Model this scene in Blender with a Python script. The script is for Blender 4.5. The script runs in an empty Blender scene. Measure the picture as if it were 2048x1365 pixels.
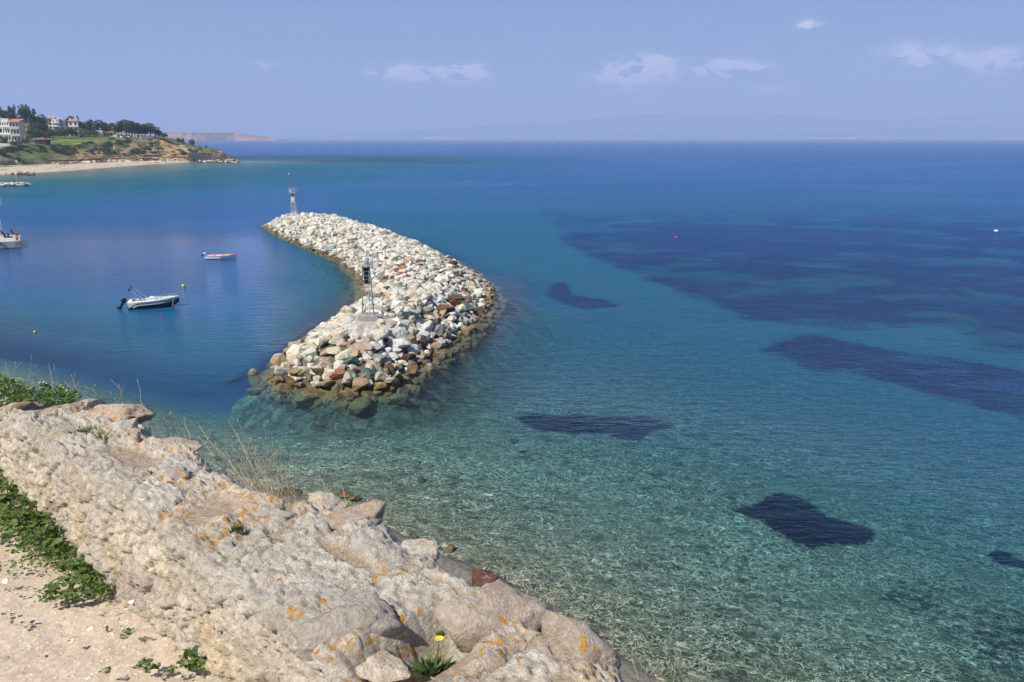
import bpy, bmesh, math, random
import numpy as np
from mathutils import Vector, Matrix

rng = np.random.default_rng(7)
random.seed(7)
scene = bpy.context.scene
COL = scene.collection
R = math.radians

# ------------------------------------------------------------------ camera
PITCH = R(14.3); FPX = 1593.0; CAMZ = 16.0
cam_d = bpy.data.cameras.new('camera'); cam_d.lens = 28.0; cam_d.sensor_width = 36.0
cam_d.clip_start = 0.05; cam_d.clip_end = 90000
cam = bpy.data.objects.new('camera', cam_d); COL.objects.link(cam)
cam.location = (0, 0, CAMZ); cam.rotation_euler = (R(90) - PITCH, 0, 0)
scene.camera = cam

# ------------------------------------------------------------------ light and sky
SUN_ELEV = 48.0
SUN_AZ = (-0.74, -0.67)               # horizontal direction towards the sun
sl = bpy.data.lights.new('sun', 'SUN'); sl.energy = 5.0; sl.angle = R(0.53); sl.color = (1.0, 0.94, 0.83)
sun = bpy.data.objects.new('sun', sl); COL.objects.link(sun)
_d = Vector((SUN_AZ[0], SUN_AZ[1], 0)).normalized() * math.cos(R(SUN_ELEV)); _d.z = math.sin(R(SUN_ELEV))
sun.rotation_euler = _d.to_track_quat('Z', 'Y').to_euler()
world = bpy.data.worlds.new('World'); scene.world = world; world.use_nodes = True
wt = world.node_tree; wt.nodes.clear()
def wn(t, **kw):
    n = wt.nodes.new(t)
    for k, v in kw.items(): setattr(n, k, v)
    return n
w_out = wn('ShaderNodeOutputWorld'); w_bg = wn('ShaderNodeBackground'); w_bg.inputs[1].default_value = 0.115
w_sky = wn('ShaderNodeTexSky', sky_type='NISHITA', sun_disc=False)
w_sky.sun_elevation = R(SUN_ELEV); w_sky.sun_rotation = math.atan2(SUN_AZ[0], SUN_AZ[1])
w_sky.altitude = 0; w_sky.air_density = 1.0; w_sky.dust_density = 1.2; w_sky.ozone_density = 2.5
w_mul = wn('ShaderNodeMix', data_type='RGBA', blend_type='MULTIPLY'); w_mul.inputs[0].default_value = 1.0
w_mul.inputs[7].default_value = (0.80, 0.86, 1.12, 1)
wt.links.new(w_sky.outputs[0], w_mul.inputs[6])
# the lavender-blue spring sky: the physical sky blended with its measured colours by elevation
w_tc0 = wn('ShaderNodeTexCoord'); w_s0 = wn('ShaderNodeSeparateXYZ'); wt.links.new(w_tc0.outputs['Generated'], w_s0.inputs[0])
w_rp = wn('ShaderNodeValToRGB'); wt.links.new(w_s0.outputs[2], w_rp.inputs[0])
SKYC = [(0.0, (.310, .395, .630)), (.06, (.285, .390, .640)), (.17, (.175, .350, .690)), (.45, (.120, .255, .600)), (1.0, (.060, .150, .430))]
_e = w_rp.color_ramp.elements
while len(_e) < len(SKYC): _e.new(.5)
for _el, (_p, _c) in zip(_e, SKYC): _el.position = _p; _el.color = tuple(_c) + (1,)
w_gain = wn('ShaderNodeMix', data_type='RGBA', blend_type='MULTIPLY'); w_gain.inputs[0].default_value = 1; w_gain.inputs[7].default_value = (5.3, 5.5, 5.35, 1)
wt.links.new(w_rp.outputs[0], w_gain.inputs[6])
w_bl = wn('ShaderNodeMix', data_type='RGBA'); w_bl.inputs[0].default_value = 0.85
wt.links.new(w_mul.outputs[2], w_bl.inputs[6]); wt.links.new(w_gain.outputs[2], w_bl.inputs[7])
# thin far clouds: small wisps a few degrees above the horizon, each a patch of sky directions
w_tc = wn('ShaderNodeTexCoord')
def wmath(op, a, b=None, c=None):
    n = wn('ShaderNodeMath', operation=op)
    for i, v in enumerate((a, b, c)):
        if v is None: continue
        if isinstance(v, (int, float)): n.inputs[i].default_value = v
        else: wt.links.new(v, n.inputs[i])
    return n.outputs[0]
w_sep = wn('ShaderNodeSeparateXYZ'); wt.links.new(w_tc.outputs['Generated'], w_sep.inputs[0])
w_az = wmath('ARCTAN2', w_sep.outputs[0], w_sep.outputs[1]); w_el = wmath('ARCSINE', w_sep.outputs[2])
w_n = wn('ShaderNodeTexNoise'); w_n.inputs['Scale'].default_value = 38; w_n.inputs['Detail'].default_value = 7; w_n.inputs['Roughness'].default_value = 0.62
w_map = wn('ShaderNodeMapping'); w_map.inputs['Scale'].default_value = (1, 1, 2.1)
wt.links.new(w_tc.outputs['Generated'], w_map.inputs[0]); wt.links.new(w_map.outputs[0], w_n.inputs['Vector'])
CLOUDS = [(865, 147, 120, 14, .8), (930, 146, 50, 13, 1.0), (765, 147, 40, 8, .6), (1265, 150, 90, 22, 1.0), (1300, 130, 60, 14, .8),
          (1430, 140, 60, 14, .8), (1490, 138, 60, 12, .7), (1545, 175, 40, 8, .6), (1830, 112, 90, 18, .5), (1985, 122, 70, 16, .8), (530, 130, 40, 6, .4), (1615, 50, 40, 7, .45)]
def sky_dir(px, py):
    a = (px - 1024) / FPX; b = (682.5 - py) / FPX
    v = Vector((a, math.cos(PITCH) + b * math.sin(PITCH), -math.sin(PITCH) + b * math.cos(PITCH))).normalized()
    return math.atan2(v.x, v.y), math.asin(v.z)
w_sum = None
for (cx, cy, rw, rh, st) in CLOUDS:
    a0, e0 = sky_dir(cx, cy)
    dx = wmath('DIVIDE', wmath('SUBTRACT', w_az, a0), rw * .6 / FPX); dy = wmath('DIVIDE', wmath('SUBTRACT', w_el, e0), rh / FPX)
    r2 = wmath('ADD', wmath('MULTIPLY', dx, dx), wmath('MULTIPLY', dy, dy))
    g = wmath('MULTIPLY', wmath('POWER', 2.718, wmath('MULTIPLY', r2, -1.0)), st)
    w_sum = g if w_sum is None else wmath('ADD', w_sum, g)
w_c = wmath('MULTIPLY', w_sum, wmath('MULTIPLY', wmath('MAXIMUM', wmath('SUBTRACT', w_n.outputs[0], 0.42), 0), 18.0))
w_c = wmath('MINIMUM', w_c, 0.8)
w_mixc = wn('ShaderNodeMix', data_type='RGBA'); wt.links.new(w_c, w_mixc.inputs[0])
wt.links.new(w_bl.outputs[2], w_mixc.inputs[6]); w_mixc.inputs[7].default_value = (7.0, 6.5, 7.6, 1)
wt.links.new(w_mixc.outputs[2], w_bg.inputs[0]); wt.links.new(w_bg.outputs[0], w_out.inputs[0])

scene.view_settings.view_transform = 'Standard'; scene.view_settings.look = 'None'
scene.view_settings.exposure = 0.38; scene.view_settings.gamma = 1.0
scene.view_settings.use_curve_mapping = False
scene.render.engine = 'CYCLES'
cy = scene.cycles
cy.use_denoising = True; cy.max_bounces = 8; cy.transparent_max_bounces = 10; cy.diffuse_bounces = 3; cy.glossy_bounces = 3
cy.volume_bounces = 1; cy.caustics_reflective = False; cy.caustics_refractive = False

# ------------------------------------------------------------------ helpers
def ray(px, py):
    a = (px - 1024) / FPX; b = (682.5 - py) / FPX
    return np.array([a, math.cos(PITCH) + b * math.sin(PITCH), -math.sin(PITCH) + b * math.cos(PITCH)])
def at_z(px, py, z):
    d = ray(px, py); t = (z - CAMZ) / d[2]
    return np.array([d[0] * t, d[1] * t, z])
def at_y(px, py, Y):
    d = ray(px, py); t = Y / d[1]
    return np.array([d[0] * t, Y, CAMZ + d[2] * t])

def tag(o, label=None, cat=None, group=None, kind=None):
    if label: o['label'] = label
    if cat: o['category'] = cat
    if group: o['group'] = group
    if kind: o['kind'] = kind
    return o
def empty(name, loc=(0, 0, 0), rz=0.0, label=None, cat=None, group=None):
    o = bpy.data.objects.new(name, None); COL.objects.link(o); o.empty_display_size = 0.2
    o.location = loc; o.rotation_euler = (0, 0, rz)
    return tag(o, label, cat, group)
def mesh_np(name, V, F, mat=None, parent=None, smooth=False, attrs=None, loc=None, cols=None):
    """one mesh object from numpy arrays; F (n,3), (n,4) or list of faces"""
    me = bpy.data.meshes.new(name)
    V = np.asarray(V, dtype=np.float32)
    if isinstance(F, np.ndarray) and F.ndim == 2:
        n, k = F.shape
        me.vertices.add(len(V)); me.vertices.foreach_set('co', V.ravel())
        me.loops.add(n * k); me.loops.foreach_set('vertex_index', F.astype(np.int32).ravel())
        me.polygons.add(n); me.polygons.foreach_set('loop_start', np.arange(0, n * k, k, dtype=np.int32))
        me.polygons.foreach_set('loop_total', np.full(n, k, dtype=np.int32))
        me.update(calc_edges=True)
    else:
        me.from_pydata([tuple(map(float, v)) for v in V], [], [tuple(f) for f in F]); me.update()
    me.polygons.foreach_set('use_smooth', np.full(len(me.polygons), smooth, dtype=bool))
    for k2, a in (attrs or {}).items():
        at = me.attributes.new(k2, 'FLOAT', 'POINT'); at.data.foreach_set('value', np.asarray(a, dtype=np.float32).ravel())
    for k2, a in (cols or {}).items():
        a = np.asarray(a, dtype=np.float32)
        if a.shape[1] == 3: a = np.concatenate([a, np.ones((len(a), 1), np.float32)], 1)
        at = me.attributes.new(k2, 'FLOAT_COLOR', 'POINT'); at.data.foreach_set('color', a.ravel())
    if mat: me.materials.append(mat)
    o = bpy.data.objects.new(name, me); COL.objects.link(o)
    if parent is not None: o.parent = parent
    if loc is not None: o.location = loc
    return o
def grid_faces(nr, nc, wrap=False):
    i, j = np.meshgrid(np.arange(nr - 1), np.arange(nc if wrap else nc - 1), indexing='ij')
    j2 = (j + 1) % nc
    return np.stack([i * nc + j, i * nc + j2, (i + 1) * nc + j2, (i + 1) * nc + j], -1).reshape(-1, 4)

# value noise, vectorised
def _h(ix, iy, iz, s):
    n = (ix.astype(np.int64) * 374761393 + iy.astype(np.int64) * 668265263 + iz.astype(np.int64) * 2147483647 + s * 974711) & 0xffffffff
    n = ((n ^ (n >> 13)) * 1274126177) & 0xffffffff
    n = ((n ^ (n >> 15)) * 2246822519) & 0xffffffff
    return ((n ^ (n >> 16)) & 0xffffff) / float(0xffffff)
def vnoise(P, s=0):
    P = np.asarray(P, dtype=np.float64)
    if P.shape[1] == 2: P = np.concatenate([P, np.zeros((len(P), 1))], 1)
    i = np.floor(P).astype(np.int64); f = P - i; u = f * f * (3 - 2 * f)
    r = 0
    for dx in (0, 1):
        for dy in (0, 1):
            for dz in (0, 1):
                w = (u[:, 0] if dx else 1 - u[:, 0]) * (u[:, 1] if dy else 1 - u[:, 1]) * (u[:, 2] if dz else 1 - u[:, 2])
                r = r + w * _h(i[:, 0] + dx, i[:, 1] + dy, i[:, 2] + dz, s)
    return r * 2 - 1
def fbm(P, o=4, s=0, rough=0.5, lac=2.03):
    P = np.asarray(P, dtype=np.float64); a = 1.0; r = 0; t = 0
    for k in range(o):
        r = r + a * vnoise(P * lac ** k + 17.3 * k, s + k); t += a; a *= rough
    return r / t
def worley(P, s=0):
    """nearest and second nearest distances and a random value of the nearest cell"""
    P = np.asarray(P, dtype=np.float64)
    i = np.floor(P).astype(np.int64); f1 = np.full(len(P), 9.0); f2 = f1.copy(); idv = np.zeros(len(P))
    for dx in (-1, 0, 1):
        for dy in (-1, 0, 1):
            for dz in (-1, 0, 1):
                c = i + np.array([dx, dy, dz])
                q = np.stack([_h(c[:, 0], c[:, 1], c[:, 2], s + 1 + k) for k in range(3)], 1) + c
                d = np.sqrt(((q - P) ** 2).sum(1)); m = d < f1
                f2 = np.where(m, f1, np.minimum(f2, d))
                idv = np.where(m, _h(c[:, 0], c[:, 1], c[:, 2], s + 9), idv); f1 = np.where(m, d, f1)
    return f1, f2, idv
def facets(P, s=0):
    """broken-stone relief: each cell is a randomly tilted plane"""
    P = np.asarray(P, dtype=np.float64); i = np.floor(P).astype(np.int64); f1 = np.full(len(P), 9.0); out = np.zeros(len(P))
    for dx in (-1, 0, 1):
        for dy in (-1, 0, 1):
            for dz in (-1, 0, 1):
                c = i + np.array([dx, dy, dz]); q = np.stack([_h(c[:, 0], c[:, 1], c[:, 2], s + 1 + k) for k in range(3)], 1) + c
                g = np.stack([_h(c[:, 0], c[:, 1], c[:, 2], s + 11 + k) for k in range(3)], 1) * 2 - 1; d = np.sqrt(((q - P) ** 2).sum(1)); m = d < f1
                out = np.where(m, ((P - q) * g).sum(1) + (_h(c[:, 0], c[:, 1], c[:, 2], s + 15) - .5) * .6, out); f1 = np.where(m, d, f1)
    return out
def sstep(a, b, x):
    t = np.clip((x - a) / (b - a), 0, 1); return t * t * (3 - 2 * t)
def seg_dist(P, poly, closed=False):
    """distance of 2D points to a polyline"""
    poly = np.asarray(poly, dtype=float)[:, :2]; best = np.full(len(P), 1e9)
    n = len(poly)
    for k in range(n if closed else n - 1):
        a = poly[k]; b = poly[(k + 1) % n]; ab = b - a
        t = np.clip(((P - a) @ ab) / max(ab @ ab, 1e-9), 0, 1)
        best = np.minimum(best, np.hypot(*(P - a - t[:, None] * ab).T))
    return best
def inside(P, poly):
    poly = np.asarray(poly, dtype=float)[:, :2]; c = np.zeros(len(P), bool); n = len(poly)
    for k in range(n):
        a = poly[k]; b = poly[(k + 1) % n]
        m = ((a[1] > P[:, 1]) != (b[1] > P[:, 1]))
        with np.errstate(divide='ignore', invalid='ignore'):
            x = (b[0] - a[0]) * (P[:, 1] - a[1]) / (b[1] - a[1]) + a[0]
        c ^= m & (P[:, 0] < x)
    return c
def sdf(P, poly):
    d = seg_dist(P, poly, True); return np.where(inside(P, poly), -d, d)

# ------------------------------------------------------------------ material helper
class MT:
    def __init__(s, name):
        s.m = bpy.data.materials.new(name); s.m.use_nodes = True; s.t = s.m.node_tree; s.t.nodes.clear()
        s.out = s.t.nodes.new('ShaderNodeOutputMaterial')
        s.geo = s.t.nodes.new('ShaderNodeNewGeometry'); s.pos = s.geo.outputs['Position']
        s.tc = s.t.nodes.new('ShaderNodeTexCoord')
    def put(s, sock, v):
        if v is None: return
        if isinstance(v, (int, float)): sock.default_value = v if sock.type == 'VALUE' else ((v, v, v, 1) if sock.type == 'RGBA' else (v, v, v))
        elif isinstance(v, (tuple, list)):
            sock.default_value = tuple(v) + (1,) if (sock.type == 'RGBA' and len(v) == 3) else tuple(v)
        else: s.t.links.new(v, sock)
    def n(s, t, ins=None, **kw):
        nd = s.t.nodes.new(t)
        for k, v in kw.items(): setattr(nd, k, v)
        for k, v in (ins or {}).items(): s.put(nd.inputs[k], v)
        return nd
    def scale(s, vec, sc): return s.n('ShaderNodeMapping', {'Vector': vec, 'Scale': sc}).outputs[0]
    def rot(s, vec, rz, sc): return s.n('ShaderNodeMapping', {'Vector': vec, 'Rotation': (0, 0, rz), 'Scale': sc}).outputs[0]
    def noise(s, scale=5, detail=4, rough=.5, vec=None, dist=0):
        return s.n('ShaderNodeTexNoise', {'Vector': vec if vec is not None else s.pos, 'Scale': scale, 'Detail': detail, 'Roughness': rough, 'Distortion': dist}).outputs[0]
    def vor(s, scale=5, vec=None, feature='F1', out=0, rand=1):
        return s.n('ShaderNodeTexVoronoi', {'Vector': vec if vec is not None else s.pos, 'Scale': scale, 'Randomness': rand}, feature=feature).outputs[out]
    def ma(s, op, a, b=None, c=None, clamp=False):
        nd = s.n('ShaderNodeMath', operation=op, use_clamp=clamp)
        for i, v in enumerate((a, b, c)): s.put(nd.inputs[i], v)
        return nd.outputs[0]
    def ss(s, x, a, b):   # smoothstep
        return s.n('ShaderNodeMapRange', {'Value': x, 'From Min': a, 'From Max': b}, interpolation_type='SMOOTHSTEP').outputs[0]
    def mix(s, f, a, b, mode='MIX'):
        nd = s.n('ShaderNodeMix', data_type='RGBA', blend_type=mode); s.put(nd.inputs[0], f); s.put(nd.inputs[6], a); s.put(nd.inputs[7], b)
        return nd.outputs[2]
    def ramp(s, f, stops):
        nd = s.n('ShaderNodeValToRGB', {0: f}); e = nd.color_ramp.elements
        while len(e) < len(stops): e.new(0.5)
        for el, (p, c) in zip(e, stops): el.position = p; el.color = tuple(c) + (1,) if len(c) == 3 else c
        return nd.outputs[0]
    def attr(s, name, o=2): return s.n('ShaderNodeAttribute', attribute_name=name).outputs[o]   # 0 colour, 2 fac
    def bump(s, h, st=.5, dist=.02, normal=None):
        return s.n('ShaderNodeBump', {'Height': h, 'Strength': st, 'Distance': dist, 'Normal': normal}).outputs[0]
    def sep(s, v): return s.n('ShaderNodeSeparateXYZ', {0: v}).outputs
    def bsdf(s, col, rough=.8, normal=None, metal=0, spec=.3, **kw):
        nd = s.n('ShaderNodeBsdfPrincipled', {'Base Color': col, 'Roughness': rough, 'Normal': normal, 'Metallic': metal, 'Specular IOR Level': spec})
        for k, v in kw.items(): s.put(nd.inputs[k.replace('_', ' ')], v)
        s.t.links.new(nd.outputs[0], s.out.inputs[0]); return s.m
MATS = {}
def plain(name, col, rough=.6, metal=0, var=.12, sc=6, spec=.4, bump=0.0):
    """a simple paint-like material with slight wear variation"""
    if name in MATS: return MATS[name]
    m = MT(name); n = m.noise(sc, 5, .6)
    c = m.mix(m.ma('MULTIPLY', m.ss(n, .3, .75), 1.0), tuple(x * (1 - var) for x in col), tuple(min(1, x * (1 + var)) for x in col))
    MATS[name] = m.bsdf(c, rough, m.bump(n, bump, .01) if bump else None, metal, spec); return MATS[name]

# small solid builder for hand-made objects: collects shapes into ONE mesh
class MB:
    def __init__(s): s.V = []; s.F = []
    def add(s, V, F):
        b = len(s.V); s.V += [tuple(map(float, v)) for v in V]; s.F += [tuple(int(i) + b for i in f) for f in F]; return s
    def box(s, c, size, rz=0.0, rx=0.0, ry=0.0, taper=1.0, bevel=0.0):
        sx, sy, sz = [v / 2 for v in size]; rot = Matrix.Rotation(rz, 3, 'Z') @ Matrix.Rotation(ry, 3, 'Y') @ Matrix.Rotation(rx, 3, 'X')
        bev = min(bevel, sx * .9, sy * .9, sz * .9)
        V = []; F = []
        if bev <= 0:
            for z, k in ((-sz, 1), (sz, taper)):
                for x, y in ((-sx, -sy), (sx, -sy), (sx, sy), (-sx, sy)): V.append((x * k, y * k, z))
            F = [(3, 2, 1, 0), (4, 5, 6, 7), (0, 1, 5, 4), (1, 2, 6, 5), (2, 3, 7, 6), (3, 0, 4, 7)]
        else:
            bm = bmesh.new(); bmesh.ops.create_cube(bm, size=1)
            for v in bm.verts: v.co = Vector((v.co.x * sx * 2, v.co.y * sy * 2, v.co.z * sz * 2))
            bmesh.ops.bevel(bm, geom=bm.edges[:], offset=bev, segments=2, affect='EDGES', profile=.6)
            bm.verts.ensure_lookup_table(); V = [v.co[:] for v in bm.verts]; F = [[v.index for v in f.verts] for f in bm.faces]; bm.free()
        return s.add([(rot @ Vector(v)) + Vector(c) for v in V], F)
    def tube(s, a, b, r, r2=None, n=8, cap=True):
        a = Vector(a); b = Vector(b); d = (b - a)
        if d.length < 1e-6: return s
        q = d.to_track_quat('Z', 'Y').to_matrix(); r2 = r if r2 is None else r2
        V = [a + q @ Vector((r * math.cos(2 * math.pi * k / n), r * math.sin(2 * math.pi * k / n), 0)) for k in range(n)]
        V += [b + q @ Vector((r2 * math.cos(2 * math.pi * k / n), r2 * math.sin(2 * math.pi * k / n), 0)) for k in range(n)]
        F = [(k, (k + 1) % n, n + (k + 1) % n, n + k) for k in range(n)]
        if cap: F += [tuple(range(n))[::-1], tuple(range(n, 2 * n))]
        return s.add(V, F)
    def path(s, pts, r, n=6):
        for a, b in zip(pts[:-1], pts[1:]): s.tube(a, b, r, n=n)
        return s
    def lathe(s, prof, c=(0, 0, 0), n=16, sx=1, sy=1):
        V = []; F = []
        for (r, z) in prof:
            for k in range(n): V.append((c[0] + sx * r * math.cos(2 * math.pi * k / n), c[1] + sy * r * math.sin(2 * math.pi * k / n), c[2] + z))
        for i in range(len(prof) - 1):
            for k in range(n): F.append((i * n + k, i * n + (k + 1) % n, (i + 1) * n + (k + 1) % n, (i + 1) * n + k))
        F.append(tuple(range(n))[::-1]); F.append(tuple(range((len(prof) - 1) * n, len(prof) * n)))
        return s.add(V, F)
    def loft(s, secs, closed=False, caps=False):
        n = len(secs[0]); V = [v for sec in secs for v in sec]; F = []
        for i in range(len(secs) - 1):
            for k in range(n if closed else n - 1): F.append((i * n + k, i * n + (k + 1) % n, (i + 1) * n + (k + 1) % n, (i + 1) * n + k))
        if caps: F.append(tuple(range(n))[::-1]); F.append(tuple(range((len(secs) - 1) * n, len(secs) * n)))
        return s.add(V, F)
    def quad(s, *p): return s.add(p, [tuple(range(len(p)))])
    def build(s, name, mat, parent=None, smooth=False, loc=None):
        o = mesh_np(name, s.V, s.F, mat, parent, smooth, loc=loc)
        bm = bmesh.new(); bm.from_mesh(o.data); bmesh.ops.recalc_face_normals(bm, faces=bm.faces[:]); bm.to_mesh(o.data); bm.free()
        if smooth:
            for p in o.data.polygons: p.use_smooth = True
            try: o.data.set_sharp_from_angle(angle=R(40))
            except Exception: pass
        return o
# ------------------------------------------------------------------ breakwater plan (metres)
BW = np.array([(-46, 148), (-38.6, 132.6), (-29.8, 117.3), (-22.9, 105.1), (-18.5, 93.4), (-16.4, 85.3), (-15.3, 79.8), (-15.8, 74.9), (-16.7, 68.6),
               (-17.1, 61.6), (-17.4, 57.1), (-17.0, 52.6), (-15.6, 50.8), (-13.1, 49.8), (-10.4, 49.2), (-8.0, 50.2), (-6.3, 55.1), (-4.3, 63.2), (-2.4, 72.7), (-1.7, 80),
               (-2.3, 89), (-5, 97), (-9.5, 108.5), (-15.5, 122), (-24, 138), (-29, 147), (-36, 151.5), (-43, 152), (-47, 150.5)])
def mound_h(P):
    d = -sdf(P, BW)                                  # positive inside
    top = 2.05 + 0.35 * sstep(60, 75, P[:, 1])
    return np.clip(d * 0.62 - 0.35, -1.6, None) * 0 + np.minimum(top, np.where(d > 0, d * 0.62 - 0.3, d * np.where((P[:, 0] < -19) | (P[:, 1] > 95), 1.3, .62) - 0.3))

# shoreline under the camera's cliff, the far cove and the sea bed
SHORE = np.array([(60, -30), (25, 5), (12, 14.5), (4.8, 20.9), (3.5, 22.4), (-0.5, 27.2), (-4.2, 29.9), (-7.4, 33), (-11, 34.8), (-15, 36.6), (-20, 40), (-27, 44), (-38, 52), (-55, 62), (-80, 66), (-130, 60)])
COVE = np.array([(-420, 240), (-300, 300), (-229.9, 365), (-221.8, 403.8), (-224.7, 444.2), (-225.2, 493.5), (-223.4, 532.9), (-221.3, 579), (-205, 592), (-192, 600)])
def depth_at(P):
    d = seg_dist(P, SHORE)
    z = np.interp(d, [0, 3, 8, 20, 40, 80, 150, 400, 4000], [0.0, .55, 1.2, 2.3, 3.6, 5.2, 8.0, 14, 30])
    # the harbour side is dredged
    hb = sstep(-5, 13, -(P[:, 0] + 15 + (P[:, 1] - 60) * .22)) * sstep(0, 12, d) * sstep(260, 180, P[:, 1])
    z = z + hb * np.interp(d, [0, 10, 25, 60], [0, 2.0, 6.5, 9.0])
    dc = seg_dist(P, COVE)
    z = np.minimum(z, np.interp(dc, [0, 12, 60, 160, 300], [0.0, .8, 2.6, 5.5, 14]))
    z = z + 0.25 * fbm(P / 9, 4, 5) * sstep(4, 20, d)
    return np.maximum(z, 0.02)
def px_poly(pts, z=0.0): return np.array([at_z(a, b, z)[:2] for a, b in pts])
WEEDS = [  # sea-grass beds: outline, strength, edge width in metres, edge roughness
    ([(1030, 835), (1060, 828), (1100, 829), (1200, 832), (1290, 833), (1350, 850), (1300, 860), (1280, 868), (1272, 877), (1235, 873), (1232, 863), (1150, 864), (1090, 855)], 1.0, 1.8, .7),
    ([(1476, 1022), (1485, 1010), (1512, 1010), (1530, 994), (1565, 990), (1600, 1000), (1640, 1026), (1700, 1046), (1738, 1062), (1746, 1078), (1730, 1086), (1660, 1082), (1625, 1088), (1590, 1076), (1560, 1060), (1530, 1036), (1500, 1032)], 1.0, 1.0, .5),
    ([(1984, 1108), (2000, 1100), (2016, 1108), (2014, 1120), (1996, 1122)], 1.0, .2, .2),
    ([(2010, 1126), (2030, 1118), (2100, 1128), (2160, 1150), (2060, 1140)], 1.0, .2, .3),
    ([(1088, 590), (1110, 564), (1132, 566), (1150, 590), (1212, 598), (1238, 612), (1180, 620), (1130, 610)], .96, 1.4, .7),
    ([(1080, 470), (1180, 520), (1300, 565), (1420, 600), (1480, 640), (1600, 652), (1730, 664), (1830, 654), (1900, 656), (1930, 672), (1960, 700), (2048, 706), (2300, 720), (2300, 400), (1000, 390), (1100, 440), (1120, 490)], .95, 3.0, 1.5),
    ([(1530, 700), (1580, 672), (1640, 668), (1700, 684), (1820, 704), (1950, 722), (2048, 744), (2300, 800), (2300, 900), (2048, 838), (1920, 806), (1800, 776), (1700, 746), (1620, 742)], .92, 2.0, 1.3),
    ([(1740, 1180), (1800, 1150), (1900, 1170), (2048, 1200), (2300, 1290), (2300, 1400), (1980, 1365), (1880, 1290), (1800, 1220)], .55, 1.6, 2.0),
    ([(680, 352), (780, 356), (900, 356), (900, 361), (770, 360)], .7, 6, 4), ([(1050, 363), (1140, 362), (1145, 367), (1055, 368)], .7, 6, 4),
    ([(80, 352), (250, 345), (340, 352), (260, 366), (120, 362)], .6, 5, 5), ([(250, 332), (480, 330), (640, 345), (500, 352), (330, 340)], .55, 7, 6), ([(20, 380), (200, 375), (420, 388), (300, 398), (60, 396)], .5, 6, 5),
    ([(560, 366), (900, 362), (1100, 380), (1100, 420), (900, 410), (700, 385)], .5, 9, 7),
    ([(450, 800), (500, 775), (560, 800), (700, 805), (790, 800), (860, 770), (980, 690), (1020, 600), (1010, 560), (1080, 640), (1000, 760), (900, 850), (760, 905), (640, 900), (520, 860)], .5, 1.8, 1.5),
    ([(1045, 880), (1060, 940), (1200, 1060), (1330, 1130), (1420, 1080), (1300, 1000), (1180, 900)], .28, 2.5, 1.0),
]
def weed_at(P, surf=False):
    w = np.zeros(len(P)); n1 = fbm(P / 3.0, 4, 31, .6); n2 = fbm(P / 14.0, 4, 47, .6)
    for pts, st, ew, nz in WEEDS:
        if surf and not (.75 < st < 1): continue
        poly = px_poly(pts, 0.0 if surf else -1.2)
        for _ in range(0 if surf else 4): poly = np.array([at_z(a, b, -float(z))[:2] for (a, b), z in zip(pts, depth_at(poly))])
        lo = poly.min(0) - 12 - ew * 3; hi = poly.max(0) + 12 + ew * 3
        m = np.all((P > lo) & (P < hi), 1)
        if not m.any(): continue
        q = P[m]; sd = sdf(q, poly) + nz * (n1[m] * 1.3 + (n2[m] * 2 if ew > 2 else 0))
        if st == 1.0: sd = sd - .22
        v = st * (1 - sstep(-ew * .5, ew * .5, sd))
        if st < .9: v = v * (0.75 + .5 * np.clip(n1[m] + n2[m], -1, 1))
        if .9 < st < .96: v = v * (.50 + .50 * sstep(-.34, -.02, fbm(q / np.array([8.0, 4.5]), 4, 55, .6)))
        w[m] = np.maximum(w[m], v)
    w = w * (1 - .85 * sstep(105, 230, P[:, 1]))
    return np.clip(w, 0, 1)

# polar grid, finer near the shore, reaching the horizon
NA, NR = 560, 560
ang = np.linspace(R(-78), R(78), NA); rad = 9.0 * (17000 / 9.0) ** (np.linspace(0, 1, NR) ** 1.0)
RR, AA = np.meshgrid(rad, ang, indexing='ij')
GP = np.stack([RR * np.sin(AA), RR * np.cos(AA)], -1).reshape(-1, 2)
GD = depth_at(GP); _mh = mound_h(GP) + .35 * fbm(GP / 3.0, 2, 9); BWm = sstep(-2.5, .2, _mh + GD) * sstep(-21, -17, GP[:, 0]); GD0 = GD.copy(); GD = np.maximum(np.minimum(GD, -_mh), .05); GW = weed_at(GP); GWs = weed_at(GP, True)
GF = grid_faces(NR, NA)

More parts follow.
